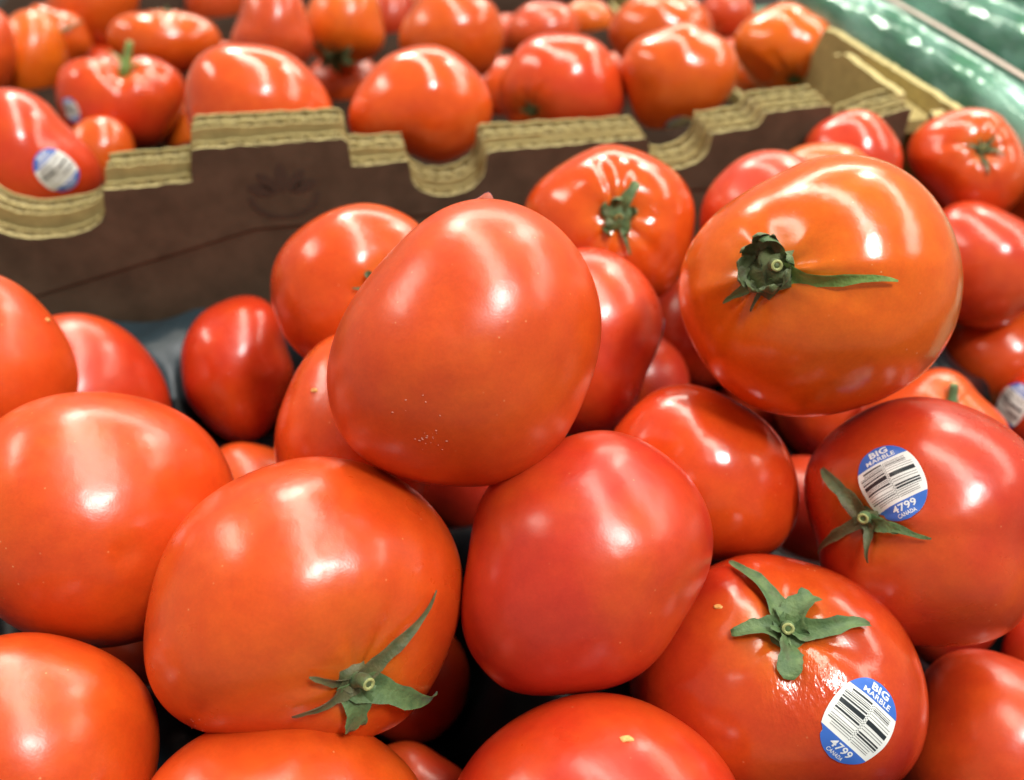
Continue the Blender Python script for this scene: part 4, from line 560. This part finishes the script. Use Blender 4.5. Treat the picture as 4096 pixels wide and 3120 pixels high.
# right wall of the far box: outer board high, inner board lower
def PR(off):
    return lambda s, v, z: W3(v+off, s, z)
rtop = resample([(-.078, .1895), (.00, .1900), (.120, .1875), (.135, .1855), (.150, .155), (.20, .09), (.85, .09)], .006)
rw = sheet('right_wall', rtop, PR(0), -.0055, 0, [KRAFT, KEDGE, KRAFT], far_box, rnd=rr_)
rin = resample([(-.012, .1960), (.055, .1968), (.068, .1920), (.085, .13), (.12, .09), (.85, .08)], .006)
sheet('inner_flap', rin, PR(0), -.036, -.031, [KRAFT, KEDGE, KRAFT], rw, rnd=rr_)
sheet('flap_top', resample([(-.010, .1780), (.080, .1780)], .02), PR(0), -.0305, -.0061, [KRAFT, KRAFT, KRAFT], rw, zbot=.17)
bk = sheet('back_wall', [(-.70, .055), (0, .055)], lambda s, v, z: W3(s, v+.86, z), 0, .008, [KRAFT, KEDGE, KRAFT], far_box)
lw = sheet('left_wall', [(-.01, .14), (.45, .07), (.86, .055)], PR(-.70), 0, .008, [KRAFT, KEDGE, KRAFT], far_box)
def drape(s0, s1, v0, v1, ns, nv, keys, cap):
    """heights of a liner that sags under the fruit: as high as it can be without touching any of them"""
    S, Vv = np.meshgrid(np.linspace(s0, s1, ns+1), np.linspace(v0, v1, nv+1)); P = CO[None, None]+S[..., None]*UX+Vv[..., None]*VX
    env = np.full(S.shape, 9.)
    for T in TOMATOES:
        if T['n'][0] not in keys: continue
        c = np.array(T['loc']); rr = max(T['fc'][0], T['rz'])*1.06; d2 = (P[..., 0]-c[0])**2+(P[..., 1]-c[1])**2
        env = np.minimum(env, np.where(d2 < rr*rr, c[2]-np.sqrt(np.maximum(rr*rr-d2, 0))-.002, 9))
    Z = np.minimum(np.full(S.shape, cap), env)
    for _ in range(90):
        Q = np.pad(Z, 1, mode='edge'); Z = (Q[:-2, 1:-1]+Q[2:, 1:-1]+Q[1:-1, :-2]+Q[1:-1, 2:])/4; Z = np.minimum(Z+.0004, np.minimum(env, cap))
    return np.maximum(Z, .014)
ns, nv = 70, 86
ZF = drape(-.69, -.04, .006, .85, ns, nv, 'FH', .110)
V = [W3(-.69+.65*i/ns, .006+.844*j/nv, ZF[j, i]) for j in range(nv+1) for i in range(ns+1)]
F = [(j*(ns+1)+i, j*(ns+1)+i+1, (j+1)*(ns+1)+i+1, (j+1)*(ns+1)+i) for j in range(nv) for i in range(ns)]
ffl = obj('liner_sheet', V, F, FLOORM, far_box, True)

# near box: back wall leaning away to the left, printed dark brown on its inner side
def PN(s, v, z):
    k = min(1, max(0, (-.05-s)/.40))
    return W3(s, -.0186+v-.0050*k, z)
def drop(p): return [(s, z-(.0005+.0050*min(1, max(0, (-.20-s)/.32)))) for s, z in p]
NT = drop(RT); NTOP = drop(TOP)
bw = sheet('back_wall', NT, PN, -.0084, -.0076, [BROWN, KEDGE, KRAFT], near_box, rnd=rr_)
flute(NTOP, PN, -.0045, .0028, .0080, bw)
sheet('flute_gap_fill', [(s, z-.0022) for s, z in NT], PN, -.0075, -.0013, [FLUTE, FLUTE, FLUTE], bw)  # same added fill, so the flute gaps here stay less dark
sheet('liner', NT, PN, -.0012, -.0004, [KRAFT, KEDGE, KRAFT], bw, rnd=rr_)
low = [(-.62, .117), (-.415, .1625), (-.33, .1600), (-.035, .1550)]
fl = sheet('folded_flap', NT, PN, -.0094, -.0086, [BROWN, KEDGE, BROWN], bw, rnd=rr_, bottom=low)
# printed emblem: a sprig of leaves over a bowl line
V = []; F = []
def leaf(cx, cz, ang, L, w):
    o = len(V); n = 8
    for i in range(n+1):
        t = i/n; h = w*math.sin(math.pi*t)**.8
        for sg in (1, -1):
            x = t*L; y = sg*h; V.append(PN(cx+x*math.cos(ang)-y*math.sin(ang), -.0097, cz+x*math.sin(ang)+y*math.cos(ang)))
    for i in range(n): F.append((o+2*i, o+2*i+1, o+2*i+3, o+2*i+2))
for a in (90, 52, 128, 20, 160): leaf(-.3965+.004*math.cos(math.radians(a)), .1815, math.radians(a), .0170 if a == 90 else .0155, .0034)
o0 = len(V)
for i in range(17):
    a = math.pi*(1+i/16)
    for r in (.0185, .0155): V.append(PN(-.3965+r*math.cos(a), -.0097, .1805+r*.75*math.sin(a)))
for i in range(16): F.append((o0+2*i, o0+2*i+1, o0+2*i+3, o0+2*i+2))
obj('printed_emblem', V, F, DPRINT, fl)
# right wall of the near box, cut down low beyond the corner
nrt = resample([(-.30, .07), (-.10, .085), (-.066, .10), (-.058, .186), (-.0285, .1915)], .005)
sheet('right_wall', nrt, PR(0), -.024, -.016, [BROWN, KEDGE, KRAFT], near_box, rnd=rr_)
sheet('floor_board', [(-.62, .006), (.02, .006)], lambda s, v, z: W3(s, v-.40, z), 0, .36, [KRAFT, KRAFT, KRAFT], near_box, zbot=.001)

# black plastic cup tray in the near box, its rim turned up along the cardboard
V = []; F = []; ns, nv = 120, 80
ZN = drape(-.60, -.04, -.40, -.028, ns, nv, 'TG', .118)
for j in range(nv+1):
    for i in range(ns+1):
        s = -.60+.56*i/ns; v = -.40+.372*j/nv
        z = ZN[j, i]-.002*(1-math.cos(2*math.pi*s/.039)*math.cos(2*math.pi*v/.039))
        rise = max(0, (v+.075)/.047); cup = .5+.5*math.cos(2*math.pi*(s+.012)/.078)
        z = max(z-.012*max(0, 1-(s+.60)/.06), .012); z = z+(max(z, .112-.016*(1-cup))-z)*min(1, rise)**1.6
        V.append(W3(s, v-.012*cup*min(1, rise), z))
for j in range(nv):
    for i in range(ns):
        a = j*(ns+1)+i; F.append((a, a+1, a+ns+2, a+ns+1))
rim = [q for q in F if q[0]//(ns+1) >= int(nv*.86)]; F = [q for q in F if q[0]//(ns+1) < int(nv*.86)]
tr = obj('plastic_tray', V, F, TRAY, None, True)
used = sorted({i for q in rim for i in q}); ix = {k: n for n, k in enumerate(used)}
obj('tray_rim', [V[k] for k in used], [tuple(ix[i] for i in q) for q in rim], TRAY_LIT, tr, True)
tag(tr, 'dark glossy plastic cup tray under the near heap, beside the brown wall', 'tray')

# ------------------------------------------------------------------ tomatoes
for T in TOMATOES: build_tomato(T)

# ------------------------------------------------------------------ wrapped cucumbers beyond the right rim
def cucumber_material():
    m, nt, b = nodes('cucumber_skin'); v = N(nt, 'ShaderNodeTexCoord').outputs['Object']
    c = ramp(nt, noise(nt, v, 60, 4), .3, .7, (.010, .11, .065, 1), (.04, .24, .10, 1)); nt.links.new(c, b.inputs['Base Color'])
    b.inputs['Roughness'].default_value = .35; bump(nt, b, math_(nt, 'MULTIPLY', noise(nt, v, 160, 3), .0012), 1.0); return m
CUKE = cucumber_material()
def film_material():
    m, nt, b = nodes('clear_wrap'); L = nt.links.new
    v = N(nt, 'ShaderNodeTexCoord').outputs['Object']
    mp = N(nt, 'ShaderNodeMapping', Scale=(1, .35, 1)); L(v, mp.inputs[0])
    fac = ramp(nt, noise(nt, mp.outputs[0], 42, 3), .40, .72, (.10, .10, .10, 1), (.52, .52, .52, 1))
    tr_ = N(nt, 'ShaderNodeBsdfTransparent'); tr_.inputs[0].default_value = (.93, 1, .97, 1)
    df = N(nt, 'ShaderNodeBsdfDiffuse'); df.inputs[0].default_value = (.46, .82, .70, 1)
    mx = N(nt, 'ShaderNodeMixShader'); L(fac, mx.inputs[0]); L(tr_.outputs[0], mx.inputs[1]); L(df.outputs[0], mx.inputs[2])
    bn = N(nt, 'ShaderNodeBump', Distance=1.0); L(math_(nt, 'MULTIPLY', noise(nt, mp.outputs[0], 60, 2, .5), .0034), bn.inputs['Height'])
    fr = N(nt, 'ShaderNodeFresnel', IOR=1.42); L(bn.outputs[0], fr.inputs['Normal'])
    gl = N(nt, 'ShaderNodeBsdfGlossy', Roughness=.10, Color=(.80, 1, .93, 1)); L(bn.outputs[0], gl.inputs['Normal'])
    mx2 = N(nt, 'ShaderNodeMixShader'); L(fr.outputs[0], mx2.inputs[0]); L(mx.outputs[0], mx2.inputs[1]); L(gl.outputs[0], mx2.inputs[2])
    nt.nodes.remove(b); L(mx2.outputs[0], nt.nodes['Material Output'].inputs[0]); return m
FILM = film_material(); PALE_STRIP = plain('pale_pink_strip', (.62, .48, .42), .35, .15, 80)
def cucumber(s, v0, v1, z, r, label, seed, pink_strip=False, tilt=0):
    rnd = random.Random(seed); n = 40; seg = 28; V = []; F = []; VF = []; c = W3(s, (v0+v1)/2, z)
    p1, p2 = rnd.uniform(0, 6), rnd.uniform(0, 6)
    for i in range(n+1):
        t = i/n; vv = v0+(v1-v0)*t; env = min(1, (math.sin(math.pi*min(1, max(0, t))))*3.2+.02)**.55
        cx = s+tilt*(t-.5)+.004*math.sin(3*t+p1); cz = z+.003*math.sin(4*t+p2)
        for k in range(seg):
            a = 2*math.pi*k/seg; rr = r*env*(1+.035*math.cos(7*a+p1)+.015*math.sin(9*t*3+2*a))
            V.append(W3(cx+rr*math.cos(a), vv, cz+rr*math.sin(a))-c)
            rf = r*(env*.93+.10)*(1.03+.035*math.sin(5*a+11*t+p2)+.025*math.sin(23*t+3*a))+.0010
            VF.append(W3(cx+rf*math.cos(a), vv, cz+rf*math.sin(a))-c)
    for i in range(n):
        for k in range(seg): F.append((i*seg+k, i*seg+(k+1) % seg, (i+1)*seg+(k+1) % seg, (i+1)*seg+k))
    root = obj('cucumber', V, F, CUKE, None, True); root.location = c; fix_normals(root)
    tag(root, label, 'cucumber', 'wrapped cucumbers beside the boxes')
    w = fix_normals(obj('plastic_wrap', VF, F, FILM, root, True))
    if pink_strip:  # a pale pink strip running along the top of the wrap
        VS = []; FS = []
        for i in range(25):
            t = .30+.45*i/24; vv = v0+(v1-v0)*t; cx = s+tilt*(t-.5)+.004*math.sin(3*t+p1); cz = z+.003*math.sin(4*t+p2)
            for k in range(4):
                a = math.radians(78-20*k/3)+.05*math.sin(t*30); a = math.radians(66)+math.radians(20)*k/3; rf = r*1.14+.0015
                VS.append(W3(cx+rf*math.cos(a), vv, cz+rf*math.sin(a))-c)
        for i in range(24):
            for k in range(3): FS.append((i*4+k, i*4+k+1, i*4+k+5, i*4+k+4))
        obj('wrap_strip', VS, FS, PALE_STRIP, w, True)
    return root
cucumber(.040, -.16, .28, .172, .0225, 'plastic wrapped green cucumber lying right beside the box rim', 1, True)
cucumber(.100, -.14, .30, .182, .0235, 'plastic wrapped green cucumber, second from the box rim, under crinkled film', 2, tilt=-.01)
cucumber(.160, -.10, .34, .190, .0235, 'plastic wrapped green cucumber in the top right corner, farthest from the box', 3, tilt=.01)
cucumber(.056, -.22, .18, .120, .0225, 'shaded plastic wrapped cucumber low beside the box, under the upper row', 4)
cucumber(.118, -.20, .24, .126, .0225, 'shaded wrapped cucumber low in the second layer from the box', 5)
tb = obj('cucumber_bin', [W3(s, v, z) for s, v, z in ((.012, -.30, .07), (.30, -.30, .07), (.30, .55, .07), (.012, .55, .07), (.012, -.30, 0), (.30, -.30, 0), (.30, .55, 0), (.012, .55, 0))],
    [(0, 1, 2, 3), (0, 4, 5, 1), (1, 5, 6, 2), (2, 6, 7, 3), (3, 7, 4, 0)], plain('green_bin', (.05, .16, .09), .5, .1, 30)); tag(tb, 'green bin base under the wrapped cucumbers', 'bin')
